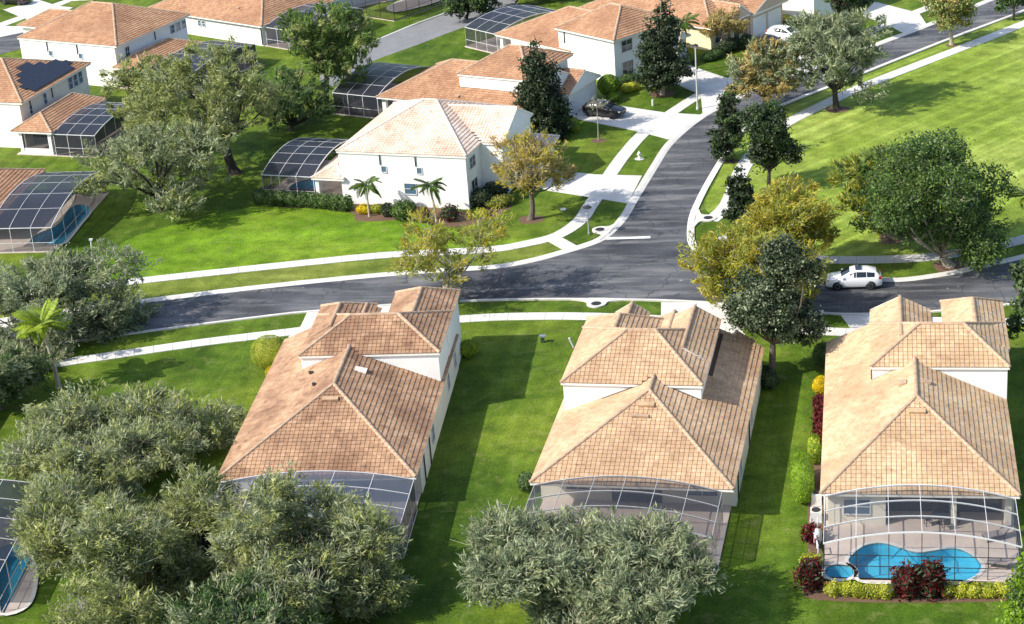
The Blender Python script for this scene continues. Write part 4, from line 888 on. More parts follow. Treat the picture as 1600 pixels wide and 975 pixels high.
    for i in sel:
        l = LA[i][:3] if style != 'cone' else np.array([ox, oy, LA[i][2] - .3]); paths.append((bend(l, C[i], rng, 4, .05, .12), np.linspace(tr * .09, .008, 4)))
    link('trunk', quads_mesh('trunk', tubes(big, 9)), e, bark); link('limbs', quads_mesh('limbs', tubes(paths, 5)), e, bark)
    if twigs:
        tw = []; twigs = int(twigs * 1.15); tk = 1.35 if zc < 5 and r > 6 else 1.
        for i in rng.choice(m, twigs, replace=True):
            d = D[i] * np.array([1, 1, .6]) + rng.normal(size=3) * .45; d[2] += .55; d /= np.linalg.norm(d); l = rng.uniform(.45, 1.15)
            p0 = C[i] - d * .35; t = np.linspace(0, 1, 5)[:, None]; side = rng.normal(size=3); side[2] = abs(side[2]) * .4
            tw.append((p0 + d * l * t + side * .38 * l * t * t, np.linspace(.032, .009, 5) * tk))
            if rng.random() < .6:
                q0 = p0 + d * l * .5; d2 = d + rng.normal(size=3) * .7; tw.append((q0 + d2 * l * .45 * t, np.linspace(.02, .007, 5)))
        link('twigs', quads_mesh('twigs', tubes(tw, 3)), e, 'twig_pale')
    return e

# -- foreground and left: feathery oaks
T = tree
T((-28.31, 201.19, -1.21, -0.17, 8.10, 7.96, 5.59), 'feathery olive oak with bare dark trunk on the left lawn', 'leaf_olive', 'wide', 15000, .20, .5, 11, 'bark_dark', 420, mat2='leaf_sage', group='oaks', feather=True, gap=.5)
T((-34.96, 190.91, -0.26, -0.05, 4.97, 7.75, 4.31), 'low spreading oak in front of the bare-trunked one, hanging over the left lawn', 'leaf_sage', 'wide', 13000, .20, .5, 12, 'bark_dark', 330, mat2='leaf_olive', group='oaks', feather=True, gap=.5)
T((-36.44, 208.46, -1.03, -0.18, 7.12, 4.69, 4.50), 'olive oak pressed against the dark enclosure of the white house', 'leaf_olive', 'wide', 7500, .20, .5, 13, 'bark_dark', 200, group='oaks', feather=True, gap=.5)
T((-19.86, 222.97, 1.18, 0.11, 7.09, 5.80, 4.60), 'leafy green oak at the near end of the worn path', 'leaf_green', 'wide', 11000, .24, .55, 14, 'bark_dark', 130, mat2='leaf_olive', group='oaks', feather=True, gap=.5)
T((-23.21, 214.19, 0.40, 0.04, 3.42, 4.66, 3.55), 'dark bushy oak between the worn path and the bare-trunked oak', 'leaf_deep', 'wide', 6500, .22, .55, 15, 'bark_dark', 60, mat2='leaf_olive', group='oaks', feather=True, gap=.5)
T((-39.84, 159.78, 0.38, 0.09, 2.07, 7.31, 4.90), 'shadowy grey-green oak over the road end, behind the lit palm', 'leaf_grey', 'wide', 24000, .18, .5, 16, 'bark_dark', 420, mat2='leaf_sage', frac2=.4, group='oaks', feather=True, gap=.5)
T((-30.29, 133.63, -0.70, -0.16, 2.85, 9.38, 3.33), 'broad olive oak on the left, in front of the lit palm', 'leaf_sage', 'lumpy', 37500, .17, .5, 17, 'bark', 1300, mat2='leaf_olive', frac2=.4, group='oaks', feather=True, gap=.5)
T((-26.44, 115.14, 0.44, 0.10, 3.84, 7.73, 5.28), 'feathery oak in the bottom left, full of pale bare twigs', 'leaf_olive', 'lumpy', 54600, .15, .5, 18, 'bark', 2600, mat2='leaf_sage', frac2=.35, group='oaks', feather=True, gap=.5)
T((-14.80, 111.03, 0.40, 0.05, 3.89, 6.12, 5.20), 'bushy oak hiding the enclosure of the leftmost near house', 'leaf_sage', 'lumpy', 46800, .15, .5, 19, 'bark', 1900, mat2='leaf_olive', frac2=.4, group='oaks', feather=True, gap=.5)
T((-27.89, 104.42, 0.97, 0.26, 3.93, 4.31, 3.21), 'pale olive oak in the bottom left corner beside the blue pool', 'leaf_olive', 'lumpy', 17000, .15, .5, 20, 'bark', 700, group='oaks', feather=True, gap=.5)
T((-19.32, 102.21, 0.78, 0.15, 4.64, 6.34, 2.72), 'dark-green oak at the bottom edge under the two feathery ones', 'leaf_deep', 'lumpy', 15000, .16, .5, 21, 'bark', 350, mat2='leaf_sage', group='oaks', feather=True, gap=.5)
T((3.24, 106.50, 0.04, -0.00, 3.15, 8.02, 2.96), 'grey-green oak in front of the middle near house at the bottom edge', 'leaf_grey', 'lumpy', 45600, .16, .5, 22, 'bark', 2100, mat2='leaf_sage', frac2=.45, group='oaks', feather=True, gap=.5)
T((-42.08, 146.16, 0.08, 0.02, 3.15, 4.18, 3.18), 'dark oak at the left edge behind the palm trunk', 'leaf_deep', 'lumpy', 11000, .18, .5, 23, 'bark', 160, mat2='leaf_sage', frac2=.45, group='oaks', feather=True, gap=.42)
T((-32.13, 121.96, 0.99, 0.26, 4.36, 4.32, 3.32), 'olive oak between the left edge enclosure and the broad olive oak', 'leaf_olive', 'lumpy', 15000, .15, .5, 24, 'bark', 700, mat2='leaf_sage', frac2=.4, group='oaks', feather=True, gap=.42)
# -- dark magnolias
T((4.59, 204.72, 0.13, -0.00, 6.05, 3.36, 5.93), 'dark conical magnolia in front of the tall white side wall', 'leaf_dark', 'cone', 17000, .19, .6, 31, 'bark_dark', group='dark magnolias', clump=.5, gap=.12)
T((18.98, 217.17, 0.37, -0.03, 6.30, 3.43, 4.93), 'dark magnolia with pale trunk beside the tall lamp post', 'leaf_dark', 'cone', 14000, .20, .6, 32, 'bark_pale', group='dark magnolias', clump=.5, gap=.15)
T((23.76, 192.59, -0.28, 0.03, 4.83, 1.99, 3.99), 'slim dark magnolia beside the kerb, farther of the roadside pair', 'leaf_dark', 'cone', 8000, .18, .6, 33, 'bark_dark', group='dark magnolias', clump=.4, gap=.2, mat2='leaf_deep')
T((26.18, 183.27, 0.10, -0.01, 4.94, 2.74, 3.74), 'round dark magnolia on the field edge, nearer of the roadside pair', 'leaf_dark', 'round', 12500, .19, .6, 34, 'bark_dark', group='dark magnolias', gap=.12, mat2='leaf_deep')
T((21.98, 174.24, 0.14, -0.02, 3.24, 1.56, 2.72), 'small dark magnolia standing over the yellow tree by the junction', 'leaf_dark', 'cone', 3600, .24, .6, 35, 'bark_dark', group='dark magnolias', gap=.2)
T((19.91, 140.59, 0.43, -0.06, 6.81, 3.61, 4.73), 'dark grey-green magnolia with bare trunk between the middle and right near houses', 'leaf_dark', 'wide', 26000, .16, .6, 36, 'bark', group='dark magnolias', mat2='leaf_grey', frac2=.35, gap=.27)
T((40.12, 140.65, 0.28, -0.08, 4.89, 2.29, 3.60), 'dark tree cut off by the right edge beside the near road', 'leaf_deep', 'round', 6000, .22, .6, 37, 'bark', mat2='leaf_dark', frac2=.4)
# -- golden and open street trees
T((2.50, 180.13, 0.43, -0.01, 5.32, 4.05, 3.18), 'tan-gold round tree in a mulch ring in front of the white house', 'leaf_tan', 'wide', 7000, .15, .5, 41, 'bark', 260, mat2='leaf_gold', frac2=.4, gap=.4, feather=True)
T((-5.39, 161.18, 0.46, 0.02, 4.16, 5.87, 3.58), 'sparse yellow-green tree with bare limbs behind the leftmost near house', 'leaf_yellowgreen', 'open', 5200, .16, .5, 42, 'bark_pale', 260, mat2='leaf_gold', frac2=.35, gap=.45, stems=3, clump=.6, feather=True)
T((20.49, 152.66, -0.22, 0.03, 4.24, 5.55, 3.91), 'large golden-olive tree at the junction behind the dark magnolia', 'leaf_yellowgreen', 'wide', 21000, .17, .5, 43, 'bark', 260, mat2='leaf_gold', frac2=.4, gap=.32, feather=True)
T((25.32, 161.38, -1.21, 0.19, 4.90, 4.28, 3.03), 'yellow tree on the field edge behind the golden-olive one', 'leaf_gold', 'wide', 12500, .17, .5, 44, 'bark', 160, mat2='leaf_yellowgreen', frac2=.5, gap=.32, feather=True)
T((35.48, 167.95, -1.83, 0.39, 4.00, 3.92, 4.08), 'yellow-green oak with pale trunk left of the big green oak', 'leaf_yellowgreen', 'wide', 10000, .22, .5, 45, 'bark_pale', 60, mat2='leaf_green', frac2=.55, gap=.22, feather=True)
T((38.58, 160.41, -1.30, 0.31, 5.90, 6.66, 6.31), 'big round green oak beside the road past the white car', 'leaf_green', 'wide', 42000, .17, .6, 46, 'bark_pale', 120, mat2='leaf_deep', frac2=.5, gap=.4)
T((37.13, 206.60, -0.50, 0.09, 5.59, 5.40, 4.49), 'grey-green willowy oak on the edge of the mown field', 'leaf_grey', 'wide', 12000, .20, .45, 47, 'bark_dark', 220, mat2='leaf_sage', frac2=.5, gap=.24, feather=True)
T((29.37, 207.69, 0.02, -0.00, 4.26, 3.90, 3.33), 'mixed tan and green tree beside the kerb near the parked cars', 'leaf_tan', 'wide', 8000, .22, .5, 48, 'bark', 90, mat2='leaf_sage', frac2=.5, gap=.25, feather=True)
T((54.62, 227.61, -0.56, 0.14, 4.14, 3.33, 2.42), 'slender olive street tree beside the far road', 'leaf_olive', 'round', 6000, .22, .5, 49, 'bark_pale', 40, mat2='leaf_tan', gap=.3)
T((64.28, 236.14, -0.11, 0.03, 2.97, 2.23, 1.85), 'dark street tree at the top right corner', 'leaf_deep', 'round', 4000, .22, .5, 50, 'bark', mat2='leaf_dark')
T((42.33, 233.47, 0.48, -0.09, 5.16, 3.55, 2.80), 'dark evergreen at the top edge right of the tall white wall', 'leaf_dark', 'round', 6000, .24, .6, 51, 'bark', mat2='leaf_green', frac2=.3)
T((27.84, 232.51, 0.17, -0.02, 3.02, 2.86, 1.75), 'thin tan tree in front of the arched porch', 'leaf_tan', 'open', 2200, .2, .4, 52, 'bark_pale', 60, gap=.3, feather=True)
T((10.69, 202.53, 0.09, -0.00, 4.16, 1.29, 0.67), 'spindly young tree with thin trunk on the lawn by the black car', 'leaf_grey', 'open', 70, .12, .35, 53, 'bark_pale', 12, trunk_r=.06, gap=.3)
T((-3.04, 256.86, 0.84, 0.01, 3.05, 3.80, 2.80), 'dark tree at the top edge where the worn path ends', 'leaf_deep', 'wide', 6000, .24, .6, 54, 'bark_dark', mat2='leaf_dark', frac2=.5)
T((9.00, 264.65, -2.67, 0.09, 2.41, 6.29, 2.29), 'dark tree at the top edge behind the tall white side wall house', 'leaf_dark', 'wide', 6000, .26, .6, 55, 'bark_dark')
T((30.86, 99.33, -0.56, 0.17, 4.20, 2.90, 2.84), 'bright green tree cut off by the bottom right corner', 'leaf_bright', 'round', 9000, .17, .5, 56, 'bark', 80, mat2='leaf_green', frac2=.4)

# -- palms: every frond its own piece
def frond_mesh(L, droop, wid, rng, nl=22):
    t = np.linspace(0, 1, 9); x = L * (t - .18 * t ** 3 * droop); z = L * (.42 * t - droop * t ** 2 * .75); P = np.stack([x, 0 * t, z], 1)
    Q = [tubes([(P, np.linspace(.028, .006, 9))], 4)]
    for s in (-1, 1):
        for k in range(nl):
            f = .14 + .84 * k / nl; p = np.array([np.interp(f, t, P[:, i]) for i in range(3)]); d = np.array([np.interp(min(f + .05, 1), t, P[:, i]) for i in range(3)]) - p; d /= np.linalg.norm(d) + 1e-9
            l = wid * math.sin(math.pi * min(.98, f * .85 + .12)) * rng.uniform(.85, 1.1); o = d * .55 + np.array([0, s, 0]) * .8 + np.array([0, 0, -.28]); o /= np.linalg.norm(o); w_ = np.cross(o, [0, 0, 1.]); w_ = w_ / np.linalg.norm(w_) * .075
            Q.append(np.array([[p - w_ * .6, p + o * l * .5 - w_, p + o * l, p + o * l * .5 + w_]]))
    return quads_mesh('frond', np.concatenate(Q))
def palm(base, hgt, L, label, n=13, mat='leaf_palm', lean=(0, 0), r=.13, seed=1, droop=1., group='palms'):
    rng = np.random.default_rng(seed); e = empty('palm_tree', (*base, 0), 0, label, 'palm', group)
    t = np.linspace(0, 1, 16); pts = np.stack([lean[0] * t ** 2, lean[1] * t ** 2, hgt * t], 1); rad = r * (1.25 - .55 * t) * (1 + .06 * (np.arange(16) % 2)); rad[0] *= 1.3
    link('trunk', quads_mesh('trunk', tubes([(pts, rad)], 9)), e, 'palm_trunk')
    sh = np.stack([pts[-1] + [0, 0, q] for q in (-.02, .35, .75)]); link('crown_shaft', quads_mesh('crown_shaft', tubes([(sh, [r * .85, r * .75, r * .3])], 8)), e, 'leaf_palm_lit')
    ms = [frond_mesh(L, d, L * .3, rng) for d in (.55 * droop, .85 * droop, 1.2 * droop)]
    for m in ms: m.materials.append(MATS[mat])
    for k in range(n):
        m = ms[k % 3]; o = link('frond', m, e); o.location = tuple(pts[-1] + [0, 0, .55]); o.rotation_euler = (rng.uniform(-.25, .25), rng.uniform(-.35, .2) - (.5 if k % 4 == 0 else 0), k * 2.399 + rng.uniform(-.2, .2)); s = rng.uniform(.85, 1.1); o.scale = (s, s, s)
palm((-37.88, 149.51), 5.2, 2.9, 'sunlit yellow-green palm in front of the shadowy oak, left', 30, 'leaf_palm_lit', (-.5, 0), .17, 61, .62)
palm((-13.34, 184.57), 2.7, 1.9, 'small palm in the mulch bed, left of the two by the white house', 15, 'leaf_palm', (0, 0), .09, 62, 1.25)
palm((-6.66, 181.64), 3.1, 2.1, 'taller small palm in the mulch bed, right of the two by the white house', 15, 'leaf_palm', (-.3, 0), .10, 63, 1.25)
palm((21.47, 223.92), 5.6, 2.4, 'green palm rising behind the dark magnolia and lamp post', 14, 'leaf_palm', (.9, .4), .14, 64, 1.)
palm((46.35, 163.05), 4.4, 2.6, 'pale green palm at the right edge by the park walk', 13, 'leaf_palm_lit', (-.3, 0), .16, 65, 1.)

# -- shrubs: leaf shells over an added solid leaf-coloured core that stops see-through
def shrub(base, size, label, mat, n=700, ls=.12, seed=1, power=2., cat='shrub', name='shrub', rz=0., z0=0., group=None, rough=.06, mat2=None, spike=0.):
    rng = np.random.default_rng(seed); a, b, c = size; e = empty(name, (base[0], base[1], 0), rz, label, cat, group)
    def shell(k, f):
        D = unit(rng, k); q = (np.abs(D[:, 0]) ** power + np.abs(D[:, 1]) ** power + np.abs(D[:, 2]) ** power) ** (-1 / power)
        return D * q[:, None] * np.array([a, b, c]) * f + np.array([0, 0, z0 + c]), D
    bm = bmesh.new(); bmesh.ops.create_icosphere(bm, subdivisions=2, radius=1.)
    for v in bm.verts:
        d = np.array(v.co); d /= np.linalg.norm(d); q = (abs(d) ** power).sum() ** (-1 / power); v.co = Vector(tuple(d * q * np.array([a, b, c]) * (.86 + rng.uniform(-.05, .03)) + np.array([0, 0, z0 + c])))
    me = bpy.data.meshes.new('leaf_core'); bm.to_mesh(me); bm.free(); link('leaf_core', me, e, mat)
    P, D = shell(n, 1.); P += D * rng.normal(size=(n, 1)) * rough * min(a, b, c) + rng.normal(size=(n, 3)) * rough * .3; P += D * (np.sin(P[:, :1] * 6 + seed) * np.cos(P[:, 1:2] * 5) * rough * .8); P[:, 2] = np.maximum(P[:, 2], .05)
    Q = leaf_quads(rng, P, ls * 1.35 * (1 + spike), ls * .85, D * 2.2 * (1 - spike), .3)
    if mat2: s = rng.random(n) < .35; link('foliage', quads_mesh('foliage', Q[~s]), e, mat); link('foliage', quads_mesh('foliage', Q[s]), e, mat2)
    else: link('foliage', quads_mesh('foliage', Q), e, mat)
    if z0 > .15: link('stem', quads_mesh('stem', tubes([(np.array([(0, 0, -.05), (.02, 0, z0 * .6), (0, 0, z0 + c * .4)]), [.09, .07, .06])], 6)), e, 'bark')
    return e
SH = shrub
ORD = ('first', 'second', 'third', 'fourth', 'fifth', 'sixth', 'seventh', 'eighth', 'ninth')
SH((-20.30, 150.26), (1.55, 1.5, 1.4), 'large clipped round shrub beside the leftmost near house', 'leaf_lime', 11000, .06, 71, mat2='leaf_bright', rough=.02)
SH((-20.10, 148.47), (.5, .5, .42), 'small yellow shrub at the foot of the large clipped round one', 'leaf_yellow', 700, .10, 72)
SH((-3.82, 149.46), (.75, .75, .7), 'bright clipped shrub at the right front corner of the leftmost near house', 'leaf_bright', 1600, .10, 73, mat2='leaf_lime', rough=.03)
SH((13.01, 217.52), (1.25, 1.2, 1.15), 'tall clipped green ball beside the garage of the orange-roofed house', 'leaf_bright', 3600, .12, 74, z0=.35, mat2='leaf_green', rough=.03)
SH((13.32, 215.96), (.65, .6, .5), 'small clipped ball below the tall one by the garage', 'leaf_bright', 1000, .11, 75, rough=.03)
SH((15.58, 219.33), (1.2, .7, .45), 'low lime-yellow hedge under the windows of the tall white-walled house', 'leaf_lime', 1400, .11, 76, 3., rz=R(40))
SH((15.00, 221.27), (2.4, .7, .6), 'dark low hedge against the foot of the tall white wall', 'leaf_deep', 1700, .13, 77, 3., rz=R(40))
SH((7.73, 206.15), (1.1, 1.0, .75), 'lime-topped clipped hedge at the foot of the dark conical magnolia', 'leaf_bright', 1700, .12, 78, 4., mat2='leaf_lime')
SH((6.60, 205.99), (1.4, 1.0, .8), 'dark shrub bed under the dark conical magnolia', 'leaf_dark', 1500, .16, 79)
# bed along the white house
tag(sheet('mulch_bed', smooth_line([(-25.52, 192.17), (-23.08, 189.53), (-18.43, 187.92), (-15.11, 185.88), (-14.64, 183.78), (-12.47, 182.94), (-9.31, 182.77), (-5.53, 179.64), (-1.79, 180.74), (0.82, 184.29), (0.31, 188.52), (-3.12, 183.72), (-9.38, 187.35), (-16.05, 192.30), (-20.80, 194.38), (-24.92, 195.93)], 4, True), .008, 'mulch'), kind='structure')
for k, (x, y) in enumerate(((408, 318), (425, 320), (442, 321), (459, 322), (476, 323), (493, 324), (510, 325), (527, 327), (542, 329))):
    p = [(-24.62, 190.82), (-23.45, 190.18), (-22.31, 189.73), (-21.17, 189.29), (-20.04, 188.84), (-18.91, 188.40), (-17.79, 187.96), (-16.66, 187.33), (-15.67, 186.74)][k]
    SH(p, (.72, .6, .75), ORD[k] + ' dark hedge shrub from the left, below the enclosure of the bleached-roof house', 'leaf_deep', 800, .14, 80 + k, 2.5, mat2='leaf_green', rough=.14, group='hedge row by the bleached-roof house')
SH((-13.83, 185.59), (.85, .6, .45), 'yellow shrub behind the left small palm', 'leaf_yellow', 900, .11, 91)
SH((-12.42, 185.45), (.8, .6, .42), 'lime-yellow shrub between the two small palms', 'leaf_lime', 800, .11, 92)
SH((-11.42, 184.14), (.6, .55, .7), 'dark upright shrub right of the left small palm', 'leaf_dark', 700, .14, 93)
SH((-9.75, 182.87), (1.2, .9, .95), 'rounded deep green shrub in the middle of the mulch bed', 'leaf_palm', 2000, .14, 94, mat2='leaf_deep', rough=.12)
SH((-8.04, 181.95), (.8, .7, .75), 'dark shrub left of the taller small palm', 'leaf_dark', 900, .14, 95, mat2='leaf_red')
SH((-5.28, 181.51), (.9, .7, .8), 'dark reddish shrub right of the taller small palm', 'leaf_dark', 900, .14, 96, mat2='leaf_red', rough=.15)
SH((-2.21, 184.98), (1.1, .9, .9), 'dark rounded shrub at the front corner of the white house', 'leaf_dark', 1200, .15, 97, rough=.12)
SH((-2.39, 181.76), (.9, .5, .4), 'yellow-green shrub in front of the dark corner shrub', 'leaf_lime', 700, .12, 98, rough=.15)
SH((-0.31, 184.55), (1.5, .8, .5), 'lime spreading shrub beside the driveway of the white house', 'leaf_yellowgreen', 1100, .13, 99, rz=R(30), rough=.15, mat2='leaf_deep')
SH((-0.70, 187.23), (1.3, .9, .8), 'dark shrub against the arched window of the white house', 'leaf_dark', 1000, .15, 100)
# beds by the cream house
SH((26.46, 229.54), (2.0, .8, .55), 'dark green shrub bed in front of the cream wall', 'leaf_deep', 1500, .15, 101, rz=R(45), mat2='leaf_green')
SH((28.74, 232.25), (2.0, .9, .75), 'black-green shrub mass under the arched porch', 'leaf_dark', 1400, .16, 102, rz=R(45))
SH((30.99, 232.74), (.9, .8, .9), 'grey-leaved shrub left of the parked black car', 'leaf_dark', 900, .16, 103, mat2='leaf_grey')
SH((41.40, 238.78), (1.0, .9, .7), 'bright yellow shrub at the foot of the tall white wall', 'leaf_yellow', 900, .14, 104, mat2='leaf_lime')
SH((37.20, 244.03), (3.2, .6, .35), 'long low lime hedge along the tall white wall', 'leaf_lime', 1500, .13, 105, 4., rz=R(-48), mat2='leaf_green')
# plants around the right near house
SH((24.37, 142.16), (.85, .85, 1.0), 'dark green round shrub at the front corner of the right near house', 'leaf_deep', 1500, .13, 106, mat2='leaf_green')
SH((23.01, 136.10), (.58, .55, .75), 'clipped egg-shaped yellow shrub on a bare stem by the right near house', 'leaf_yellow', 1800, .09, 107, z0=.55, rough=.03)
for k, p in enumerate(((22.75, 134.59), (22.25, 132.28), (21.81, 130.03), (21.34, 127.85))):
    SH(p, (.32, .5, .55), ORD[k] + ' dark red croton from the street end, along the wall of the right near house', 'leaf_red', 500, .15, 110 + k, rough=.25, spike=.8, group='crotons along the side wall', mat2='leaf_tan' if k == 3 else None)
SH((19.32, 122.14), (.78, 2.5, 1.15), 'long clipped green hedge beside the right near house', 'leaf_bright', 9500, .07, 115, 3., rz=R(-8), rough=.025)
SH((20.95, 126.91), (.42, 1.3, .8), 'narrow clipped hedge behind the long one beside the right near house', 'leaf_bright', 1800, .10, 116, 3.2, rz=R(-8), rough=.04, mat2='leaf_lime')
SH((18.79, 115.32), (.35, .4, .55), 'red croton beside the white pool pump', 'leaf_red', 600, .14, 117, rough=.3, spike=.8)
SH((18.15, 111.82), (.5, .5, .5), 'pale lime shrub at the left side of the kidney-shaped pool enclosure', 'leaf_lime', 1300, .10, 118, rough=.18)
SH((17.71, 109.48), (.6, .6, .85), 'dark red croton at the left corner of the kidney-shaped pool enclosure', 'leaf_red', 1300, .16, 119, rough=.3, spike=.8, mat2='leaf_dark')
for k, p in enumerate(((19.01, 108.43), (19.88, 108.30), (20.57, 108.04), (21.35, 107.85), (22.16, 107.65), (26.11, 107.29), (26.87, 107.10), (27.64, 106.91), (28.46, 106.79), (29.39, 106.80))):
    SH(p, (.52, .42, .42), ORD[k % 5] + (' lime shrub from the left, left of the red crotons below the pool' if k < 5 else ' lime shrub rightwards from the red crotons below the pool'), 'leaf_lime', 1100, .09, 120 + k, rough=.16, group='lime shrubs left of the crotons' if k < 5 else 'lime shrubs right of the crotons')
SH((23.59, 107.67), (.75, .6, .95), 'bushy dark red croton below the pool, left of the two', 'leaf_red', 1500, .17, 131, rough=.32, spike=.9, mat2='leaf_dark')
SH((25.09, 107.44), (.7, .6, 1.1), 'taller dark red croton below the pool, right of the two', 'leaf_red', 1500, .17, 132, rough=.32, spike=.9, mat2='leaf_dark')
tag(sheet('mulch_bed', smooth_line([(17.56, 110.54), (17.14, 109.02), (17.82, 107.99), (22.69, 106.88), (30.17, 106.08), (30.52, 107.40), (23.04, 108.53), (18.69, 109.42), (19.28, 113.97), (23.03, 134.54), (22.47, 134.64), (20.11, 124.68), (18.33, 114.11)], 3, True), .008, 'mulch'), kind='structure')
SH((0.06, 125.69), (.6, .9, .6), 'dark shrub at the left rear corner of the middle near house', 'leaf_deep', 900, .12, 133)
SH((19.53, 139.72), (.7, 1.6, .6), 'dark shady shrub at the foot of the bare-trunked magnolia', 'leaf_dark', 1100, .14, 134, mat2='leaf_deep')
SH((-35.85, 143.31), (1.2, 1., .8), 'pinkish shrub at the foot of the lit palm', 'leaf_tan', 900, .13, 135, rough=.2, mat2='leaf_sage')
# mulch rings round the street trees
for p, r_ in (((2.50, 180.13), 1.25), ((10.68, 202.32), .8), ((37.13, 206.60), 1.3), ((38.58, 160.41), 1.5), ((18.98, 217.17), 1.4), ((26.16, 183.09), .9), ((23.74, 192.40), .7), ((54.56, 227.35), .7), ((35.48, 167.95), 1.6), ((-28.29, 200.98), .8)):
    tag(sheet('mulch_ring', [(p[0] + r_ * (1 + .12 * math.sin(3 * a + r_)) * math.cos(a), p[1] + r_ * (1 + .1 * math.cos(2 * a)) * math.sin(a)) for a in [i * .2618 for i in range(24)]], .01, 'mulch'), kind='structure')

# ================================================================ VEHICLES
SUV = [(2.40, .42, .72, .68, .80, .56), (2.28, .30, .84, .84, .95, .72), (1.85, .26, .95, .925, 1.04, .80), (1.16, .25, 1.03, .945, 1.12, .78), (.30, .25, 1.06, .95, 1.60, .66), (-.1, .25, 1.07, .95, 1.70, .68), (-1.2, .25, 1.09, .95, 1.66, .65), (-1.86, .27, 1.10, .93, 1.53, .60), (-2.26, .32, 1.08, .89, 1.14, .72), (-2.38, .42, .90, .82, .98, .70)]
CAR = [(2.40, .36, .58, .66, .64, .52), (2.25, .25, .68, .82, .78, .70), (1.75, .22, .80, .89, .90, .76), (.95, .2, .90, .90, .97, .74), (.2, .2, .93, .90, 1.36, .58), (-.3, .2, .94, .90, 1.44, .60), (-1.0, .2, .95, .90, 1.40, .58), (-1.75, .22, .96, .89, 1.06, .66), (-2.2, .26, .95, .85, 1.0, .70), (-2.36, .36, .80, .76, .90, .62)]
def vehicle(name, xy, head, label, cat, st, paint_mat, z=.02, wr=.37, sunroof=False):
    e = empty(name, (xy[0], xy[1], z), R(head), label, cat)
    def ring(s):
        x, zb, be, w_, zr, w2 = s; h = [(w_ * .90, zb), (w_, zb + .22), (w_ * 1.0, be - .12), (w_ * .965, be), (w2, zr - .06), (w2 * .84, zr)]
        return [(x, y, q) for y, q in h] + [(x, 0, zr + .025)] + [(x, -y, q) for y, q in reversed(h)]
    V = []; n = 13
    for s in st: V += ring(s)
    F = [(i * n + j, i * n + (j + 1) % n, (i + 1) * n + (j + 1) % n, (i + 1) * n + j) for i in range(len(st) - 1) for j in range(n)] + [tuple(range(n - 1, -1, -1)), tuple((len(st) - 1) * n + j for j in range(n))]
    body = MB().add(V, F).build('body', paint_mat, e, True); bv = body.modifiers.new('edge', 'EDGE_SPLIT'); bv.split_angle = R(38)
    X = [s[0] for s in st][::-1]
    def sec(x): return [float(np.interp(x, X, [s[k] for s in st][::-1])) for k in range(1, 6)]
    def side(x0, x1, s, f0=.12, f1=.9):
        q = []
        for x, f in ((x0, f0), (x1, f0), (x1, f1), (x0, f1)):
            zb, be, w_, zr, w2 = sec(x); y = w_ * .965 + (w2 - w_ * .965) * f; q.append((x, s * (y + .014), be + (zr - .06 - be) * f + .006))
        return q if s < 0 else q[::-1]
    gl = []
    i4, i3 = st[4], st[3]
    for s in (-1, 1):
        xs = [(i3[0] - .22, st[4][0] - .45), (st[4][0] - .50, st[6][0] + .18), (st[6][0] + .12, st[7][0] + .12)]
        for a, b in xs: MB().add(side(a, b, s), [(0, 1, 2, 3)]).build('side_window', 'car_glass', e)
        MB().box((st[3][0] - .30, s * .93 - .1, st[3][2] + .05), (st[3][0] - .12, s * .93 + .1 if s > 0 else s * .93 + .1, st[3][2] + .19)).build('mirror', paint_mat, e)
    def top(sa, sb, fa, fb, nm):
        q = []
        for f, sg in ((fa, 1), (fa, -1), (fb, -1), (fb, 1)):
            x = sa[0] + (sb[0] - sa[0]) * f; zz = sa[4] + (sb[4] - sa[4]) * f; w2 = sa[5] + (sb[5] - sa[5]) * f; q.append((x, sg * w2 * .86, zz + .018))
        q = q[::-1]; m = [(q[0][0], 0, q[0][2] + .022), (q[2][0], 0, q[2][2] + .022)]
        MB().add([q[0], m[0], m[1], q[3], q[1], q[2]], [(0, 1, 2, 3), (1, 4, 5, 2)]).build(nm, 'car_glass', e)
    top(st[3], st[4], .08, .93, 'windshield'); top(st[7], st[8], .1, .85, 'rear_window')
    if sunroof: top(st[4], st[5], 1.05, 2.2, 'sunroof')
    for x in (1.42, -1.40):
        for s in (-1, 1):
            zb, be, w_, zr, w2 = sec(x)
            MB().lathe([(.001, 0), (wr + .06, 0), (wr + .06, .012)], 22, (x, s * (w_ + .004) if s > 0 else s * (w_ + .004) - .012, wr), 0, 'y').build('wheel_arch', 'black_plastic', e)
            y0 = s * (w_ - .16); wh = MB().lathe([(wr * .62, -.12), (wr * .93, -.125), (wr, -.08), (wr, .08), (wr * .93, .125), (wr * .62, .12)], 22, (0, 0, 0), 0, 'y').build('wheel', 'tyre', e, True); wh.location = (x, y0 + s * .07, wr - .015)
            MB().lathe([(.001, .06 * s), (.09, .07 * s), (wr * .35, .055 * s), (wr * .64, .115 * s), (wr * .66, .05 * s)], 18, (0, 0, 0), 0, 'y').build('rim', 'rim', wh, True)
    for s in (-1, 1):
        MB().box((st[1][0] - .16, s * .68 - .16, st[1][2] - .06), (st[1][0] + .045, s * .68 + .16, st[1][2] + .07)).build('headlight', 'head_lamp', e)
        MB().box((st[-2][0] - .06, s * .76 - .13, st[-2][2] - .14), (st[-2][0] + .18, s * .76 + .15, st[-2][2] + .05)).build('taillight', 'tail_lamp', e)
    MB().box((st[0][0] - .05, -.42, .48), (st[0][0] + .02, .42, .66)).build('grille', 'black_plastic', e)
    MB().box((-1.95, -.80, .20), (1.95, .80, .30)).build('underbody', 'black_plastic', e)
    return e
vehicle('parked_car', (29.66, 157.68), 180 - 8, 'white sport utility car on the road in front of the big green oak', 'car', SUV, 'paint_white', sunroof=True)
vehicle('parked_car', (11.99, 210.80), -33, 'black car on the driveway of the orange-roofed house', 'car', SUV, 'paint_black', .055)
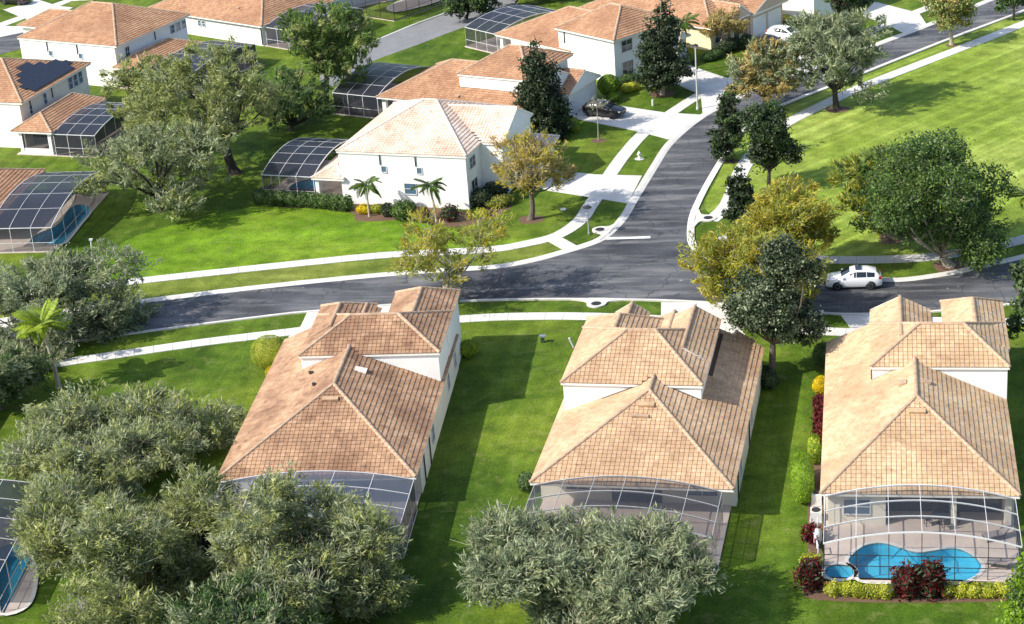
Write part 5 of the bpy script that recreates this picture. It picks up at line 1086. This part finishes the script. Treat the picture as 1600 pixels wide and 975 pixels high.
vehicle('parked_car', (36.02, 235.03), -40, 'white car on the driveway in front of the garage doors', 'car', SUV, 'paint_white', .055)
vehicle('parked_car', (33.76, 232.51), -40, 'black car beside the white one in front of the garage doors', 'car', CAR, 'paint_black', .055, .33)
vehicle('parked_car', (-68.50, 285.35), 150, 'black car at the top left corner', 'car', CAR, 'paint_black', .055, .33)

# ================================================================ STREET FURNITURE AND SMALL THINGS
def lamp(xy, h, label, head=(.5, .28), r=.09, mat='path_concrete', dark='bronze_metal'):
    e = empty('street_lamp', (*xy, 0), 0, label, 'lamp')
    MB().lathe([(r * 1.6, 0), (r * 1.6, .25), (r * 1.1, .3), (r, .8), (r * .7, h)], 12).build('post', mat, e, True)
    MB().lathe([(.02, h + .22), (head[0] * .35, h + .2), (head[0], h + .06), (head[0], h + .0), (head[0] * .5, h - .04), (r * .7, h - .04)], 14).build('lamp_head', dark, e)
    MB().lathe([(.01, h - .16), (head[1] * .55, h - .13), (head[1] * .7, h - .045)], 12).build('lens', 'head_lamp', e)
lamp((22.30, 210.47), 7.3, 'tall slender lamp post on the verge beside the dark magnolia', (.34, .25), .10)
lamp((7.81, 174.82), 2.75, 'short grey lamp post with flat head near the stop line', (.42, .3), .06, 'rim')
def post(xy, h, label, mat='white_metal', r=.05, lean=0., cap=True, name='marker_post', cat='post'):
    e = empty(name, (*xy, 0), 0, label, cat); MB().tube([(0, 0, -.05), (lean, 0, h)], [r, r], 10).build('post', mat, e)
    if cap: MB().box((lean - r * 2.4, -r * 1.6, h), (lean + r * 2.4, r * 1.6, h + .16)).build('cap', mat, e)
post((-39.88, 178.56), 2.0, 'white post with small cap on the lawn in front of the left enclosure', r=.07, lean=.2)
post((17.57, 213.14), .7, 'short white utility post on the lawn below the dark magnolia', r=.13, cap=False)
post((4.89, 149.47), .9, 'leaning white pipe on the lawn beside the middle near house', r=.09, lean=-.35, cap=False)
post((27.57, 169.02), 2.6, 'slanting white pole among the yellow trees', r=.05, lean=.5, cap=False)
post((25.73, 151.35), .6, 'small white post beside the driveway of the right near house', r=.08)
e = empty('utility_box', (*(2.36, 150.99), 0), R(-10), 'small dark utility box on the lawn left of the middle near house', 'box')
MB().box((-.14, -.12, 0), (.14, .12, .5)).build('body', 'green_box', e); MB().box((-.26, -.2, .5), (.26, .2, .64)).build('lid', 'rim', e)
e = empty('fire_hydrant', (*(14.46, 195.46), 0), 0, 'white fire hydrant on the verge beside the curving road', 'hydrant')
MB().lathe([(.2, 0), (.2, .06), (.14, .08), (.13, .55), (.17, .57), (.17, .62), (.12, .72), (.03, .80), (.03, .86), (.001, .86)], 14).build('barrel', 'hydrant_paint', e, True)
for s in (-1, 1): MB().tube([(s * .12, 0, .45), (s * .25, 0, .45)], .06, 10).build('nozzle', 'hydrant_paint', e)
MB().lathe([(.001, .02), (.45, .02), (.5, 0)], 16).build('pad', 'path_concrete', e)
e = empty('valve_cover', (*(5.79, 182.25), 0), 0, 'pale irrigation valve cover on the lawn right of the gold tree', 'cover'); MB().lathe([(.001, .07), (.26, .06), (.3, .0)], 14).build('lid', 'hydrant_paint', e)
# pool equipment by the right near house
q = at(O3, A3, -.35, 3.4); e = empty('pool_heater', (*q, 0), R(A3), 'white pool heater cabinet behind the long clipped hedge', 'heater')
MB().box((-.35, -.35, .1), (.35, .35, .95)).build('cabinet', 'white_metal', e); MB().box((-.4, -.4, 0), (.4, .4, .1)).build('base', 'path_concrete', e); MB().lathe([(.27, .95), (.27, 1.02), (.02, 1.03)], 16).build('fan_grille', 'iron', e)
q = at(O3, A3, -.35, 1.2); e = empty('air_conditioner', (*q, 0), R(A3), 'white air conditioner by the side wall, nearer the pool enclosure than the heater', 'conditioner')
MB().box((-.38, -.38, .1), (.38, .38, .8)).build('cabinet', 'white_metal', e); MB().box((-.43, -.43, 0), (.43, .43, .1)).build('base', 'path_concrete', e); MB().lathe([(.30, .8), (.30, .86), (.02, .87)], 16).build('fan_grille', 'iron', e)
q = at(O3, A3, -.2, -1.8); e = empty('pool_pump', (*q, 0), R(A3), 'white pool pump with looping pipes beside the red croton', 'pump')
MB().lathe([(.001, 1.05), (.2, 1.0), (.3, .85), (.3, .2), (.24, .0)], 14).build('filter_tank', 'white_metal', e, True)
MB().tube([(.0, -.9, .3), (0, -.4, .3)], [.16, .16], 12).build('motor', 'black_plastic', e)
MB().tube([(0, .28, .5), (.0, .9, .5), (0, .9, 1.0), (0, 1.6, 1.0), (0, 1.6, .1)], .05, 8).build('pipe', 'white_metal', e); MB().tube([(0, -.95, .35), (0, -1.3, .35), (0, -1.3, .9), (.1, -2.0, .9), (.1, -2., .05)], .05, 8).build('pipe', 'white_metal', e)
# loungers and patio set under the right enclosure
def lounger(uv, rot, label):
    q = at(O3, A3, *uv); e = empty('sun_lounger', (*q, .1), R(A3 + rot), label, 'lounger')
    MB().beam((-.9, -.32, .3), (.5, -.32, .3), .05, .06).beam((-.9, .32, .3), (.5, .32, .3), .05, .06).beam((-.9, -.32, .3), (-.9, .32, .3), .05, .06).build('frame', 'furniture', e)
    MB().add([(-.9, -.33, .34), (.35, -.33, .34), (.35, .33, .34), (-.9, .33, .34), (-.9, -.33, .43), (.35, -.33, .43), (.35, .33, .43), (-.9, .33, .43)], [(4, 5, 6, 7), (0, 1, 5, 4), (1, 2, 6, 5), (2, 3, 7, 6), (3, 0, 4, 7)]).build('seat', 'cushion', e)
    MB().beam((.33, 0, .38), (.95, 0, .95), .66, .09).build('backrest', 'cushion', e)
    for x in (-.8, .4):
        for y in (-.3, .3): MB().box((x - .025, y - .025, 0), (x + .025, y + .025, .3)).build('leg', 'furniture', e)
lounger((11.5, -1.0), 25, 'dark lounger on the right of the deck, nearer the house'); lounger((11.6, -4.6), -10, 'dark lounger at the right end of the kidney-shaped pool')
q = at(O3, A3, 8.0, .9); e = empty('patio_table', (*q, .1), R(A3), 'round glass patio table under the rear eave of the right near house', 'table')
MB().lathe([(.001, .74), (.6, .74), (.6, .70), (.001, .70)], 20).build('table_top', 'window_glass', e); MB().lathe([(.3, 0), (.3, .03), (.05, .06), (.05, .7)], 12).build('pedestal', 'furniture', e)
for k, a in enumerate((.3, 1.9, 3.5, 5.0)):
    q = at(O3, A3, 8.0 + .95 * math.cos(a), .9 + .8 * math.sin(a)); e = empty('patio_chair', (*q, .1), R(A3) + a + math.pi, 'dark patio chair on the ' + ('right', 'house', 'left', 'pool')[k] + ' side of the round glass table', 'chair', 'patio chairs round the table')
    MB().box((-.22, -.22, .4), (.22, .22, .46)).build('seat', 'cushion', e); MB().box((-.24, -.22, .46), (-.19, .22, .9)).build('backrest', 'furniture', e)
    for x in (-.2, .2):
        for y in (-.2, .2): MB().box((x - .02, y - .02, 0), (x + .02, y + .02, .4)).build('leg', 'furniture', e)
